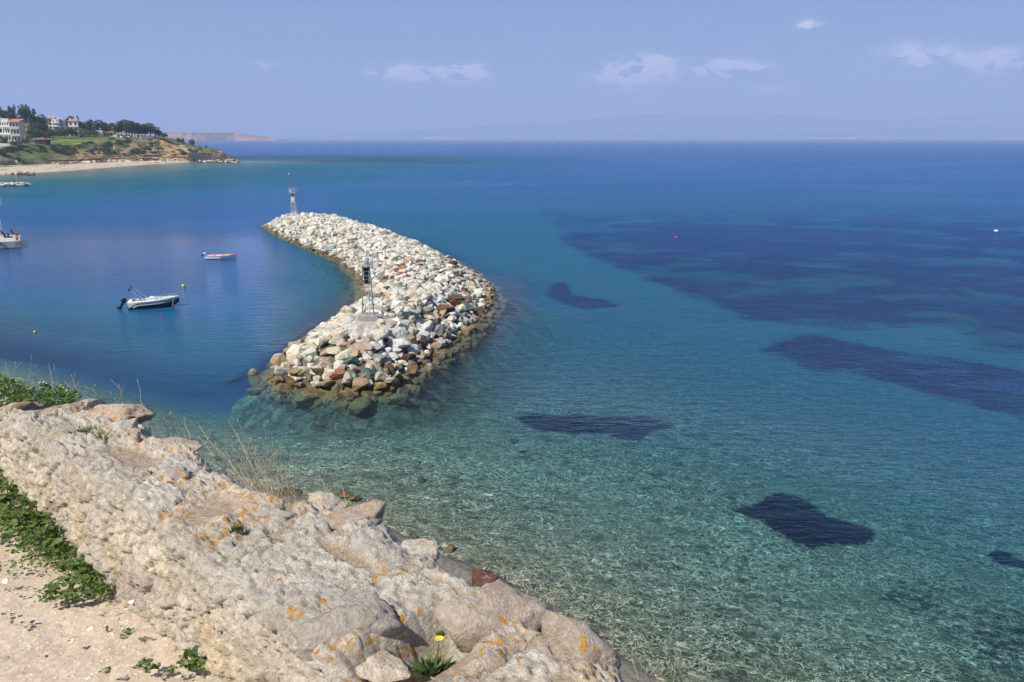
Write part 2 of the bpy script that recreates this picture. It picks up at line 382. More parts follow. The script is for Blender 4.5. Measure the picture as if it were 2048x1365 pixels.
def make_seabed_mat():
    m = MT('seabed')
    dist = m.n('ShaderNodeVectorMath', {0: m.pos, 1: m.n('ShaderNodeVectorMath', {0: m.n('ShaderNodeTexNoise', {'Vector': m.pos, 'Scale': 2.2, 'Detail': 3}).outputs[1], 1: (.5, .5, .5)}, operation='SUBTRACT').outputs[0]}, operation='ADD').outputs[0]
    flat = m.n('ShaderNodeVectorMath', {0: dist, 1: (1, 1, 0)}, operation='MULTIPLY').outputs[0]
    cell = m.vor(4.2, flat, out=1)                              # cobbles
    cs = m.sep(cell)
    peb = m.ramp(cs[0], [(0, (.018, .022, .015)), (.35, (.05, .06, .04)), (.7, (.11, .12, .075)), (.93, (.26, .25, .18)), (1, (.42, .40, .33))])
    cell2 = m.sep(m.vor(9.5, flat, out=1))
    peb2 = m.ramp(cell2[1], [(0, (.018, .022, .015)), (.5, (.065, .068, .045)), (.9, (.18, .165, .11)), (1, (.50, .46, .38))])
    peb = m.mix(.45, peb, peb2)
    # sunlight focused by ripples, painted into the bed colour as a bright net
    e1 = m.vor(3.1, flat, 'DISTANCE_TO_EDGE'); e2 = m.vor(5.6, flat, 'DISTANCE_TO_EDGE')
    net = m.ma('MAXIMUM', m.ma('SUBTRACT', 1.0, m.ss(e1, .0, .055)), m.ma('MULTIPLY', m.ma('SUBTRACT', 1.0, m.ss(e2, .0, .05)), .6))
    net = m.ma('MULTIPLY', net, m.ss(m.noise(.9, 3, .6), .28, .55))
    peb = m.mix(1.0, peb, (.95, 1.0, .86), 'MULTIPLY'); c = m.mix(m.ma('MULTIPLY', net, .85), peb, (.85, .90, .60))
    big = m.noise(.08, 4, .6)
    c = m.mix(m.ss(big, .35, .7), c, m.mix(.5, c, (.16, .18, .12)))
    weed = m.attr('weed')
    wn_ = m.noise(2.6, 6, .75); wf = m.ss(m.ma('ADD', weed, m.ma('MULTIPLY', m.ma('SUBTRACT', wn_, .5), 2.4)), .36, .58)
    wf = m.ma('MULTIPLY', wf, m.ma('MINIMUM', m.ma('MULTIPLY', m.ma('ADD', weed, .12), 1.3), 1.0))
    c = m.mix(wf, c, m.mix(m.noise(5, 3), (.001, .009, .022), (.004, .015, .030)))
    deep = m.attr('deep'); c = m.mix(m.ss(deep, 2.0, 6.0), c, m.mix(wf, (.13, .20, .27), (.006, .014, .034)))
    rb = m.vor(1.9, flat, out=1); rbc = m.ramp(m.sep(rb)[0], [(0, (.015, .018, .014)), (.5, (.06, .06, .042)), (.85, (.13, .12, .08)), (1, (.24, .21, .12))]); c = m.mix(m.ma('MULTIPLY', m.attr('rubble'), .7), c, rbc)
    # wet beach strip at the waterline
    return m.bsdf(c, .9, m.bump(m.noise(6, 4, .6), .6, .08), spec=.1)
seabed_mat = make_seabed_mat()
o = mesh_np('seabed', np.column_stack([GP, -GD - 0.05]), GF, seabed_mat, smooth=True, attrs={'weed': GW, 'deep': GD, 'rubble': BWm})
tag(o, kind='structure')

def make_water_mat():
    m = MT('sea_water')
    deep = m.attr('deep')
    # what the water lets through (both ways), by depth
    def ch(k): return m.ma('POWER', 2.71828, m.ma('MULTIPLY', deep, -k))
    tint = m.n('ShaderNodeCombineXYZ', {0: ch(.38), 1: ch(.110), 2: ch(.016)}).outputs[0]
    scat = m.ma('SUBTRACT', 1.0, m.ma('POWER', 2.71828, m.ma('MULTIPLY', m.ma('MAXIMUM', m.ma('SUBTRACT', deep, 1.5), 0), -.17)))
    dcol = m.ramp(m.ma('DIVIDE', deep, 14.0), [(0, (.006, .13, .19)), (.30, (.012, .175, .28)), (.48, (.014, .150, .295)), (.7, (.017, .110, .295)), (1, (.022, .105, .29))])
    weed = m.attr('weed'); wsm = m.ma('MULTIPLY', weed, m.ss(m.ma('ADD', weed, m.ma('MULTIPLY', m.ma('SUBTRACT', m.noise(.45, 6, .7, m.scale(m.pos, (.6, 1.2, 1))), .5), 1.7)), .22, .62))
    dcol = m.mix(m.ma('MINIMUM', m.ma('MULTIPLY', wsm, 1.05), .92), dcol, (.008, .058, .215))
    # ripples: short wind waves over a gentle swell; wind patches change their strength
    wave_v = m.rot(m.pos, R(-14), (1.0, 1.9, 1))
    patch = m.ss(m.noise(.013, 4, .55, m.scale(m.pos, (1, 2.2, 1))), .3, .7)
    calm = m.attr('calm')
    h = m.noise(2.0, 5, .66, wave_v)
    h2 = m.noise(.28, 4, .6, m.rot(m.pos, R(-18), (1, 3.0, 1)))
    hh = m.ma('ADD', m.ma('ADD', m.ma('MULTIPLY', h, .85), m.ma('MULTIPLY', m.noise(.75, 3, .55, m.rot(m.pos, R(-24), (1, 2.4, 1))), 1.7)), m.ma('MULTIPLY', h2, 1.6))
    st = m.ma('MULTIPLY', m.ma('MULTIPLY', m.ma('ADD', .24, m.ma('MULTIPLY', m.ss(deep, 1.2, 5.0), .76)), m.ma('ADD', .60, m.ma('MULTIPLY', patch, .65))), m.ma('SUBTRACT', 1.0, m.ma('MULTIPLY', calm, .86)))
    nrm = m.bump(hh, st, .66)
    nf = m.bump(hh, st, .52)
    fres = m.n('ShaderNodeFresnel', {'IOR': 1.33, 'Normal': nf}).outputs[0]
    fres = m.ma('MULTIPLY', fres, m.ma('ADD', m.ma('ADD', .64, m.ma('MULTIPLY', m.ss(deep, 6.0, 13.0), .22)), m.ma('MULTIPLY', calm, .12)))
    rough = m.ma('ADD', .05, m.ma('MULTIPLY', m.ma('SUBTRACT', 1.0, calm), .05))
    tr = m.n('ShaderNodeBsdfTransparent', {'Color': tint}); df = m.n('ShaderNodeBsdfDiffuse', {'Color': dcol})
    gl = m.n('ShaderNodeBsdfGlossy', {'Color': (1, 1, 1), 'Roughness': rough, 'Normal': nrm})
    b = m.n('ShaderNodeMixShader', {0: scat, 1: tr.outputs[0], 2: df.outputs[0]})
    s2 = m.n('ShaderNodeMixShader', {0: fres, 1: b.outputs[0], 2: gl.outputs[0]})
    m.t.links.new(s2.outputs[0], m.out.inputs[0]); return m.m
water_mat = make_water_mat()
dB = seg_dist(GP, BW, True)
calm = sstep(6, -4, (GP[:, 0] + 18 + (GP[:, 1] - 60) * .30)) * sstep(175, 120, GP[:, 1]) 
water = mesh_np('sea', np.column_stack([GP, np.zeros(len(GP))]), GF, water_mat, smooth=True, attrs={'deep': GD + (GD0 - GD) * .7 * sstep(.2, 1.5, sdf(GP, BW)) * sstep(-15.5, -18.5, GP[:, 0]) * sstep(50, 56, GP[:, 1]), 'weed': GWs, 'calm': calm})
tag(water, kind='structure')

# ------------------------------------------------------------------ rocks
def ico(n):
    bm = bmesh.new(); bmesh.ops.create_icosphere(bm, subdivisions=n, radius=1)
    V = np.array([v.co[:] for v in bm.verts]); F = np.array([[v.index for v in f.verts] for f in bm.faces]); bm.free(); return V, F
ICO2, ICO3 = ico(3), ico(4)
def rock_shape(hi=False, seed=0, flat=1.0, cuts=10, rough=.05):
    r_ = np.random.default_rng(seed); V, F = ICO3 if hi else ICO2
    N = r_.normal(size=(cuts, 3)); N /= np.linalg.norm(N, axis=1)[:, None]; D = r_.uniform(.50, .95, cuts)
    dots = V @ N.T; rr = np.where(dots > .05, D / np.maximum(dots, .05), 9).min(1); rr = np.minimum(rr, 1.3)
    rr = rr * (1 + rough * fbm(V * 2.1 + seed, 3, seed) + .13 * facets(V * 1.15 + seed * .37, seed) + (.025 * fbm(V * 9 + seed, 2, seed) + .03 * facets(V * 3.4 + seed, seed + 3) if hi else 0))
    S = V * rr[:, None] * np.array([1.0, r_.uniform(.68, .95), r_.uniform(.5, .8) * flat])
    a = r_.uniform(0, 6.28); t = r_.uniform(-.45, .45)
    M = np.array(Matrix.Rotation(a, 3, 'Z') @ Matrix.Rotation(t, 3, 'X') @ Matrix.Rotation(r_.uniform(-.3, .3), 3, 'Y'))
    return S @ M.T, F
def make_rock_mat():
    m = MT('quarry_stone'); c = m.attr('Col', 0)
    n1 = m.noise(1.6, 5, .65); n2 = m.noise(7, 5, .7)
    c = m.mix(m.ss(n1, .3, .75), m.mix(1.0, c, (.70, .69, .66), 'MULTIPLY'), m.mix(1.0, c, (1.14, 1.12, 1.06), 'MULTIPLY'))
    c = m.mix(m.ma('MULTIPLY', m.ss(n2, .56, .72), .45), c, m.mix(1.0, c, (.62, .52, .42), 'MULTIPLY'))
    c = m.mix(m.ma('MULTIPLY', m.ss(m.noise(2.7, 4, .7, dist=1.5), .60, .72), .5), c, (.62, .60, .55))
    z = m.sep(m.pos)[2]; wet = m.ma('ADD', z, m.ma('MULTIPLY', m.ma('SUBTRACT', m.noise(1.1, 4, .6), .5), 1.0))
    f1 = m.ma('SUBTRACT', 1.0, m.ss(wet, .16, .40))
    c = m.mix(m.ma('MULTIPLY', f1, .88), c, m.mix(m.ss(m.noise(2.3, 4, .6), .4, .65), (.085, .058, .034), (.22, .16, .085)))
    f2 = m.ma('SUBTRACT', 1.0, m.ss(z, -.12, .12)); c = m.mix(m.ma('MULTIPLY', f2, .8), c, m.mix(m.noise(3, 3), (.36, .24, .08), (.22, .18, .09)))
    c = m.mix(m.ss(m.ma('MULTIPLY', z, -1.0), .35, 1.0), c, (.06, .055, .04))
    return m.bsdf(c, .85, m.bump(m.ma('ADD', n2, m.ma('MULTIPLY', m.noise(22, 4, .7), .5)), .9, .12), spec=.2)
rock_mat = make_rock_mat()
PAL = {'white': (.82, .80, .73), 'cream': (.74, .66, .53), 'grey green': (.36, .40, .35), 'grey': (.44, .43, .39), 'pinkish': (.60, .45, .34), 'rust brown': (.19, .095, .055), 'tan': (.44, .33, .22), 'green': (.12, .19, .165), 'orange brown': (.36, .19, .095), 'brown': (.17, .10, .06), 'dark grey': (.17, .17, .15), 'ochre': (.50, .34, .10)}
def rock_col(p, kind): return np.clip(np.array(PAL[kind]) * rng.uniform(.78, 1.12) * rng.uniform(.96, 1.04, 3), 0, .8)
GRP = 'quarried boulders of the breakwater'
# big boulders one can pick out: px, py (centre), width px, kind, label, flatness
BIG = [
 (703, 723, 40, 'green', 'largest dark green boulder, facing the camera near the breakwater tip', .95), (736, 743, 38, 'green', 'green and grey boulder just below and right of the largest green one', .8),
 (678, 748, 36, 'orange brown', 'rounded orange boulder below the green boulder at the breakwater tip', 1), (640, 737, 42, 'cream', 'big cream boulder with rusty cracks left of the orange boulder', .9),
 (618, 752, 27, 'dark grey', 'dark grey boulder left below the big cream boulder', .9), (597, 740, 34, 'tan', 'brown and grey upright boulder left of the dark grey one', 1.1),
 (566, 742, 40, 'white', 'white boulder with tan stains at the left end of the breakwater tip', .8), (586, 720, 34, 'pinkish', 'pinkish rounded boulder at the left of the breakwater tip', .9),
 (556, 757, 34, 'cream', 'pale wet boulder at the leftmost waterline of the tip', .6), (537, 754, 20, 'orange brown', 'small orange boulder at the leftmost point of the tip', .8),
 (761, 714, 40, 'grey green', 'grey green boulder with flat faces right of the largest green one', 1), (735, 716, 24, 'white', 'tall white boulder between the green and the grey green boulders', 1.4),
 (776, 738, 32, 'brown', 'dark brown boulder with white flecks near the tip waterline', .9), (813, 714, 38, 'brown', 'brown boulder with rusty lichen right of the grey green boulder', .7),
 (797, 691, 42, 'white', 'large white boulder at the top right shoulder of the tip', .7), (650, 768, 42, 'tan', 'wet tan boulder at the waterline below the cream boulder', .6),
 (719, 770, 38, 'tan', 'triangular wet tan boulder at the waterline below the green boulder', .8), (678, 775, 26, 'dark grey', 'low grey boulder awash between two tan boulders', .6),
 (600, 768, 22, 'cream', 'small cream block at the waterline under the upright brown boulder', .9), (757, 773, 34, 'ochre', 'yellowish wet boulder at the waterline right of the triangular one', .8),
 (792, 755, 40, 'tan', 'sloping tan slab at the right side of the tip waterline', .7), (818, 737, 34, 'brown', 'olive brown wet boulder on the seaward side of the tip', .7),
 (724, 692, 40, 'pinkish', 'tan pink boulder above the largest green boulder', .8), (675, 680, 34, 'cream', 'smooth cream boulder in the middle of the tip slope', .8),
 (714, 662, 60, 'white', 'broad bright white slab just in front of the lamp tower pad', .5), (755, 672, 44, 'cream', 'cream slab right of the broad white one', .6),
 (775, 700, 26, 'white', 'white angular boulder left of the large white shoulder boulder', 1), (872, 660, 38, 'grey', 'large grey boulder on the seaward shoulder', 1.1), (850, 672, 34, 'white', 'white blue-grey leaning boulder on the seaward shoulder', 1.1),
 (884, 617, 38, 'rust brown', 'largest rust brown boulder on the seaward shoulder', .8), (912, 608, 26, 'rust brown', 'rust brown boulder right beside the largest rust one', .8), (925, 615, 36, 'green', 'green grey boulder right of the rust brown ones', .8),
 (844, 684, 22, 'rust brown', 'small rust brown boulder beside the large white shoulder boulder', .8),
 (603, 783, 46, 'ochre', 'yellow boulder awash in front of the tip, nearest to the tip on the left', .4), (604, 795, 44, 'ochre', 'grey yellow sunken boulder in front of the yellow one', .35),
 (664, 787, 44, 'ochre', 'yellow sunken boulder in front of the middle of the tip', .4), (737, 788, 34, 'ochre', 'yellow sunken boulder in front of the right of the tip', .4), (885, 668, 22, 'tan', 'tan boulder at the seaward waterline', .7),
 (960, 555, 20, 'tan', 'tan boulder at the outermost seaward bulge', .8), (972, 588, 26, 'tan', 'pale tan boulder on the widest seaward bulge', .7), (940, 655, 26, 'tan', 'flat tan boulder at the seaward waterline', .5),
]
placed = []
def add_boulder(p, r, kind, label, flat, seed, hi=True, group=GRP):
    V, F = rock_shape(hi, seed, flat)
    V = V * r; c = rock_col(p, kind)
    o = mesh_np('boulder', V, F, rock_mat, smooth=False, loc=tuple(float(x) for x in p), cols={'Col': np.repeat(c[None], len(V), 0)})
    tag(o, label, 'boulder', group); placed.append((p[0], p[1], r)); return o
for k, (px, py, wpx, kind, label, fl) in enumerate(BIG):
    # march the view ray down to the mound surface
    d = ray(px, py); hit = None
    for t in np.arange(30, 170, .1):
        q = np.array([d[0] * t, d[1] * t, CAMZ + d[2] * t])
        if q[2] <= max(mound_h(q[None, :2])[0] + .25, -.15): hit = q; break
    r = wpx / 2 * hit[1] / FPX * 1.06
    hit[2] = max(hit[2] - .05, -.22)
    if py > 780: hit[2] = -.22
    add_boulder(hit, r, kind, label, fl, 100 + k)
# scatter the rest
cand = rng.uniform((-52, 46), (2, 156), size=(60000, 2)); cand = cand[sdf(cand, BW) < .9]
cell = {}; pts = []
def ok(x, y, r):
    i, j = int(x // 1.5), int(y // 1.5)
    for a in (-1, 0, 1):
        for b in (-1, 0, 1):
            for (u, v, q) in cell.get((i + a, j + b), ()):
                if (u - x) ** 2 + (v - y) ** 2 < ((q + r) * .57) ** 2: return False
    return True
for (x, y, r) in placed: cell.setdefault((int(x // 1.5), int(y // 1.5)), []).append((x, y, r))
PAD = (-13.3, 70.6)
for x, y in cand:
    near = float(np.interp(y, [50, 62, 75, 150], [1.0, .9, .72, .78]))
    r = (.32 + .50 * rng.random() ** 1.7) * near * 1.16
    if (abs(x - PAD[0]) < 2.2 and abs(y - PAD[1]) < 1.9) or math.hypot(x + 39.2, y - 145) < 1.6: continue
    if ok(x, y, r): cell.setdefault((int(x // 1.5), int(y // 1.5)), []).append((x, y, r)); pts.append((x, y, r))
pts = np.array(pts); H = mound_h(pts[:, :2]); SD = -sdf(pts[:, :2], BW)
app = pts[:, 2] / pts[:, 1]; order = np.argsort(-app)
def pick_kind(x, y, sd):
    u = rng.random()
    if sd < .75 and u < .7: return random.choice(['tan', 'tan', 'brown', 'grey', 'cream'])
    rust = math.exp(-((y - 84) / 4.5) ** 2) * (1 if x > -14 else .3) + .7 * math.exp(-((y - 73) / 3) ** 2) * (x > -7)
    if rng.random() < .38 * rust: return random.choice(['rust brown', 'orange brown', 'brown'])
    if y < 68: return random.choices(['white', 'cream', 'pinkish', 'grey green', 'tan', 'orange brown'], [8, 7, 3, 1.4, 1.5, .3])[0]
    return random.choices(['white', 'cream', 'grey green', 'grey', 'pinkish', 'rust brown'], [8, 6, 2.6, 1.6, 1.0, .22])[0]
n_ind = 300 - len(BIG) - 14
ZONES = [(60, 'of the near tip'), (70, 'before near tower'), (80, 'by near lamp tower'), (200, 'of the far half')]
SV, SF, SC = [], [], []; base = 0
VAR = [rock_shape(False, 900 + k) for k in range(40)]
for rank, i in enumerate(order):
    x, y, r = pts[i]; sd = SD[i]; kind = pick_kind(x, y, sd); z = H[i] + rng.uniform(-.05, .22) + (0 if sd > 1 else -.1)
    if rank < n_ind:
        where = 'waterline ' if sd < 1.3 else ''
        side = 'on harbour side ' if x < -17 + (y - 60) * .0 + 4.5 else ('on the seaward side ' if x > -7.5 else 'in the middle ')
        zone = next(zn for lim, zn in ZONES if y < lim)
        add_boulder(np.array([x, y, z]), r, kind, ('%s %sboulder %s%s' % (kind, where, side, zone)), 1.0, 2000 + int(i), hi=(r / y > .009))
    else:
        V, F = VAR[int(rng.integers(40))]; a = rng.uniform(0, 6.28); ca, sa = math.cos(a), math.sin(a)
        W = V * r * rng.uniform(.9, 1.12, 3); W = np.column_stack([W[:, 0] * ca - W[:, 1] * sa, W[:, 0] * sa + W[:, 1] * ca, W[:, 2]]) + [x, y, z]
        SV.append(W); SF.append(F + base); base += len(W); SC.append(np.repeat(rock_col(None, kind)[None], len(W), 0))
# second layer filling the gaps between the big stones
for _ in range(4600):
    x, y = cand[rng.integers(len(cand))]
    if y < 46 or (abs(x - PAD[0]) < 2.2 and abs(y - PAD[1]) < 1.9): continue
    hz = mound_h(np.array([[x, y]]))[0]; r = rng.uniform(.18, .40)
    V, F = VAR[int(rng.integers(40))]; W = V * r * rng.uniform(.9, 1.12, 3) + [x, y, hz + rng.uniform(-.05, .12)]
    SV.append(W); SF.append(F + base); base += len(W); SC.append(np.repeat(rock_col(None, pick_kind(x, y, 5))[None], len(W), 0))
# core of the mound
gx, gy = np.meshgrid(np.arange(-66, 16, .8), np.arange(32, 170, .8), indexing='xy')
Q = np.stack([gx, gy], -1).reshape(-1, 2); hz = mound_h(Q) - .12 + .15 * fbm(Q / 1.3, 3, 3)
core = grid_faces(gx.shape[0], gx.shape[1]); hq = hz[core].max(1); core = core[hq > -.9]
core = np.concatenate([core[:, [0, 1, 2]], core[:, [0, 2, 3]]])
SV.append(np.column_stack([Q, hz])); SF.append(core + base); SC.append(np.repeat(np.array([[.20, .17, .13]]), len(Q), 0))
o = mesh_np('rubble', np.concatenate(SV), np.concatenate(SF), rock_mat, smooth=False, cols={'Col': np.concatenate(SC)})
tag(o, 'pale rubble of smaller and farther stones that makes up the curved breakwater', 'rubble', kind='stuff')
print('rocks', len(pts))
# ------------------------------------------------------------------ cliff top, cliff and shore (local axes: s along the wall, u towards the sea)
TV = np.array([.731, -.682]); NV = np.array([.682, .731]); GZ = 14.35
def to_xy(s, u): return np.stack([s * TV[0] + u * NV[0], s * TV[1] + u * NV[1]], -1)
def px_su(px, py, z):
    q = at_z(px, py, z); return q[0] * TV[0] + q[1] * TV[1], q[0] * NV[0] + q[1] * NV[1]
def ground_h(P):
    s = P @ TV; u = P @ NV
    dw = np.maximum(u - 1.55, 0); ds = seg_dist(P, SHORE)
    land = inside(P, np.vstack([SHORE, [(-130, -200), (60, -200)]]))
    t = np.where(land, dw / (dw + ds + 1e-6), 1.0)
    z = GZ - .05 - .15 * sstep(1.0, 1.5, u) - 14.2 * (1 - (1 - t) ** 1.7)
    cl = sstep(1.7, 4, u) * sstep(1.0, .9, t)
    z = z + cl * (.9 * fbm(P / 2.2, 5, 61) + .5 * fbm(P / .6, 3, 67)) * np.minimum(1, ds / 3)
    z = np.where(land, z, -.25 - 1.1 * np.minimum(ds, 30))
    flat = 1 - sstep(1.0, 1.6, u)
    z = z + flat * (.03 * fbm(P / .9, 3, 71) + .010 * fbm(P / .07, 4, 73))
    return z
sg = np.concatenate([np.linspace(-90, -7, 50), np.linspace(-6.9, -5.05, 40), np.arange(-5, -1.2, .011), np.linspace(-1.15, 1.2, 70), np.linspace(1.3, 70, 60)])
ug = np.concatenate([np.linspace(-25, -1.1, 25), np.linspace(-1, .15, 30), np.arange(.17, 1.1, .011), np.linspace(1.12, 2.6, 50), np.linspace(2.7, 30, 130)])
SS, UU = np.meshgrid(sg, ug, indexing='ij'); P2 = to_xy(SS.ravel(), UU.ravel()); Z2 = ground_h(P2)
f1, f2, idv = worley(np.column_stack([P2 / .022, np.zeros(len(P2))]), 5)
peb = np.clip(.5 - f1, 0, 1) * (idv > .72); near_m = (SS.ravel() > -5.2) & (SS.ravel() < -1) & (UU.ravel() < 1.1)
Z2 = Z2 + np.where(near_m, peb * .012, 0)
F2 = grid_faces(len(sg), len(ug))
def make_ground_mat():
    m = MT('cliff_ground'); n = m.noise(2.2, 5, .6); fine = m.noise(46, 5, .75); z = m.sep(m.pos)[2]
    c = m.mix(m.ss(n, .3, .7), (.50, .40, .30), (.41, .315, .23))
    c = m.mix(m.ss(fine, .42, .68), c, (.62, .52, .41))
    pv = m.n('ShaderNodeTexVoronoi', {'Vector': m.pos, 'Scale': 70}); pc = m.sep(pv.outputs[1])
    pm = m.ma('MULTIPLY', m.ss(pc[0], .72, .76), m.ma('SUBTRACT', 1.0, m.ss(pv.outputs[0], .28, .42)))
    c = m.mix(m.ma('MULTIPLY', pm, .85), c, m.ramp(pc[1], [(0, (.36, .24, .18)), (.45, (.60, .52, .44)), (1, (.78, .72, .64))]))
    pv2 = m.n('ShaderNodeTexVoronoi', {'Vector': m.pos, 'Scale': 24}); pc2 = m.sep(pv2.outputs[1])
    pm2 = m.ma('MULTIPLY', m.ss(pc2[0], .90, .92), m.ma('SUBTRACT', 1.0, m.ss(pv2.outputs[0], .22, .34)))
    c = m.mix(pm2, c, m.ramp(pc2[1], [(0, (.42, .20, .13)), (.5, (.55, .48, .42)), (1, (.72, .68, .62))]))
    cl = m.mix(m.noise(1.3, 5, .6), (.26, .20, .13), (.40, .34, .25)); cl = m.mix(m.ss(m.noise(.9, 4, .6), .48, .6), cl, (.09, .11, .04))
    c = m.mix(m.ma('SUBTRACT', 1.0, m.ss(z, 13.3, 14.1)), c, cl)
    sh = m.mix(m.vor(7, out=1), (.10, .09, .07), (.34, .31, .25)); sh = m.mix(.5, sh, (.19, .165, .12))
    c = m.mix(m.ma('SUBTRACT', 1.0, m.ss(z, .25, .8)), c, sh)
    h = m.ma('ADD', fine, m.ma('ADD', m.ma('MULTIPLY', pm, .8), m.ma('MULTIPLY', pm2, 1.2)))
    return m.bsdf(c, .95, m.bump(h, .55, .008), spec=.15)
tag(mesh_np('ground', np.column_stack([P2, Z2]), F2[:, ::-1], make_ground_mat(), smooth=True), kind='structure')

# ------------------------------------------------------------------ the old rubble wall
SIL = [(0, 815), (60, 830), (165, 822), (200, 805), (225, 797), (268, 812), (300, 855), (330, 861), (380, 870), (412, 900), (430, 935), (470, 945), (500, 975), (560, 986), (590, 1000), (640, 990), (700, 1010), (745, 1005), (770, 1030), (790, 1060), (830, 1090), (870, 1095), (890, 1120), (940, 1140), (985, 1160), (992, 1172), (1080, 1235), (1110, 1250), (1130, 1236), (1165, 1232), (1200, 1262), (1215, 1290), (1248, 1325), (1258, 1365)]
TOPZ = GZ + .41
so = np.array([px_su(a, b, TOPZ) for a, b in SIL]); so = so[np.argsort(so[:, 0])]
def u_out(s): return np.interp(s, np.r_[-9, -4.6, so[:, 0], -.5, 2], np.r_[.98, 1.02, so[:, 1], 1.42, 1.45])
HOLLOW = px_su(868, 1290, TOPZ - .05)
SAND = [(px_su(a, b, TOPZ), ra, rb) for a, b, ra, rb in [(430, 1012, .10, .09), (262, 905, .22, .07), (600, 1095, .0, .0), (690, 1098, .14, .035), (865, 1310, .09, .14), (395, 1035, .08, .05)]]
ns = 760; srow = np.linspace(-5.4, .9, ns); rows = []
uo = u_out(srow); ui = .955 + .022 * fbm(np.column_stack([srow * 2.2, srow * 0, srow * 0]), 3, 11)
hz = .41 + .022 * fbm(np.column_stack([srow * 1.7, srow * 0 + 3, srow * 0]), 3, 12); hz = hz - .10 * sstep(-4.15, -4.45, srow)
vt = np.concatenate([np.linspace(0, 1, 86)[:-1], np.linspace(1, 2, 86)[:-1], np.linspace(2, 3, 70)])
VV, SW = np.meshgrid(vt, srow, indexing='xy'); V_ = VV.ravel(); S_ = SW.ravel()
uo_ = np.repeat(uo, len(vt)); ui_ = np.repeat(ui, len(vt)); h_ = np.repeat(hz, len(vt))
a = np.clip(V_, 0, 1); b = np.clip(V_ - 1, 0, 1); c_ = np.clip(V_ - 2, 0, 1)
ub = ui_ - .012 + (a * .02); U_ = ub + b * (uo_ - ui_) + c_ * .12; Z_ = -.12 + a * (h_ + .12) - c_ * .75
# round the two arrises
ra_ = .012 * np.exp(-((V_ - 1) / .10) ** 2); rb_ = .05 * np.exp(-((V_ - 2) / .10) ** 2)
U_ = U_ + ra_ * .6 - rb_ * .5; Z_ = Z_ - ra_ * .6 - rb_ * .5
nu = -np.clip(1 - np.abs(V_ - .0) * 0 - sstep(.85, 1.15, V_), 0, 1) + sstep(1.85, 2.15, V_); nz = sstep(.85, 1.15, V_) * (1 - sstep(1.85, 2.15, V_))
Q3 = np.column_stack([S_, U_, Z_])
W3 = Q3 + .05 * np.column_stack([fbm(Q3 / .12, 2, 81), fbm(Q3 / .12, 2, 82), fbm(Q3 / .12, 2, 83)])
g1, g2, gid = worley(W3 / np.array([.21, .17, .14]), 21); h1, h2, hid = worley(W3 / .062, 22)
edge = np.clip((g2 - g1) / .35, 0, 1); e2 = np.clip((h2 - h1) / .3, 0, 1)
big = fbm(Q3 / .32, 3, 84); mid = fbm(Q3 / .09, 3, 85); fin = fbm(Q3 / .025, 4, 86, .62)
topf = nz
sand = np.zeros(len(Q3))
for (cs, cu), ra, rb in SAND:
    if ra > 0: sand = np.maximum(sand, (1 - sstep(.55, 1.25, np.hypot((S_ - cs) / ra, (U_ - cu) / rb) + .25 * mid)) * topf)
rdg = (1 - np.abs(fbm(Q3 / .055, 4, 96, .6)) * 3.2)
fa = facets(W3 / np.array([.15, .13, .10]), 51); fb = facets(W3 / .05, 52); fc = facets(Q3 / .022, 53)
k1, k2, kid = worley(W3 / np.array([.30, .20, .17]), 61); joint = np.clip(1 - (k2 - k1) / .16, 0, 1)
disp = .013 * big + .006 * mid + .013 * fin + .0055 * np.clip(rdg, -1, 1) + .010 * fa + .006 * fb + .0075 * fc + (kid - .5) * .012 - .013 * joint ** 3 + (edge ** .6 - .6) * .006 * (gid > .45) + (e2 ** .5 - .6) * .0045
pit = sstep(.22, .42, fbm(Q3 / .035, 3, 87)) * sstep(-.2, .2, fbm(Q3 / .3, 2, 88)); disp = disp - .014 * pit
# ridged ledges on the face
disp = disp - .012 * sstep(.12, .0, np.abs(fbm(Q3 * np.array([4, 4, 9.0]), 3, 89))) * (1 - topf)
disp = disp * (1 - .85 * sand) - .02 * sand
hd = np.exp(-(((S_ - HOLLOW[0]) / .085) ** 4 + ((U_ - HOLLOW[1] + .05) / .17) ** 4)); 
U2 = U_ + nu * disp; Z2w = Z_ + nz * disp - hd * .20 * (V_ > .8) ; U2 = U2 + hd * .08 * (V_ < 1.05) * (V_ > .75)
xy = to_xy(S_, U2)
# colour: honey mortar and stones on the face, grey weathered tops
def mixc(f, A, B): f = np.clip(f, 0, 1)[:, None]; return A * (1 - f) + B * f
A = lambda *v: np.array([v], dtype=float)
face = mixc(.5 + .9 * big, A(.80, .67, .46), A(.68, .55, .36)); face = mixc(sstep(.1, .5, mid + .3 * fin), face, A(.84, .76, .59)); face = mixc(sstep(.62, .85, gid) * .6, face, A(.44, .39, .33)); face = mixc(sstep(.93, .95, gid) * .4, face, A(.52, .36, .27))
top = mixc(.5 + .9 * fbm(Q3 / .16, 4, 91), A(.62, .575, .49), A(.76, .71, .61)); top = mixc(sstep(.2, .45, fbm(Q3 / .11, 4, 92)), top, A(.66, .61, .54)); top = mixc(sstep(.15, .5, fin) * .5, top, A(.30, .26, .21)); top = mixc(sstep(.1, .4, fbm(Q3 / .25, 3, 93)) * .5, top, A(.56, .44, .31))
wt_ = sstep(.35, 1.0, a + .10 * big + .16 * fbm(Q3 / .2, 3, 94)); cw = mixc(wt_, face, top)
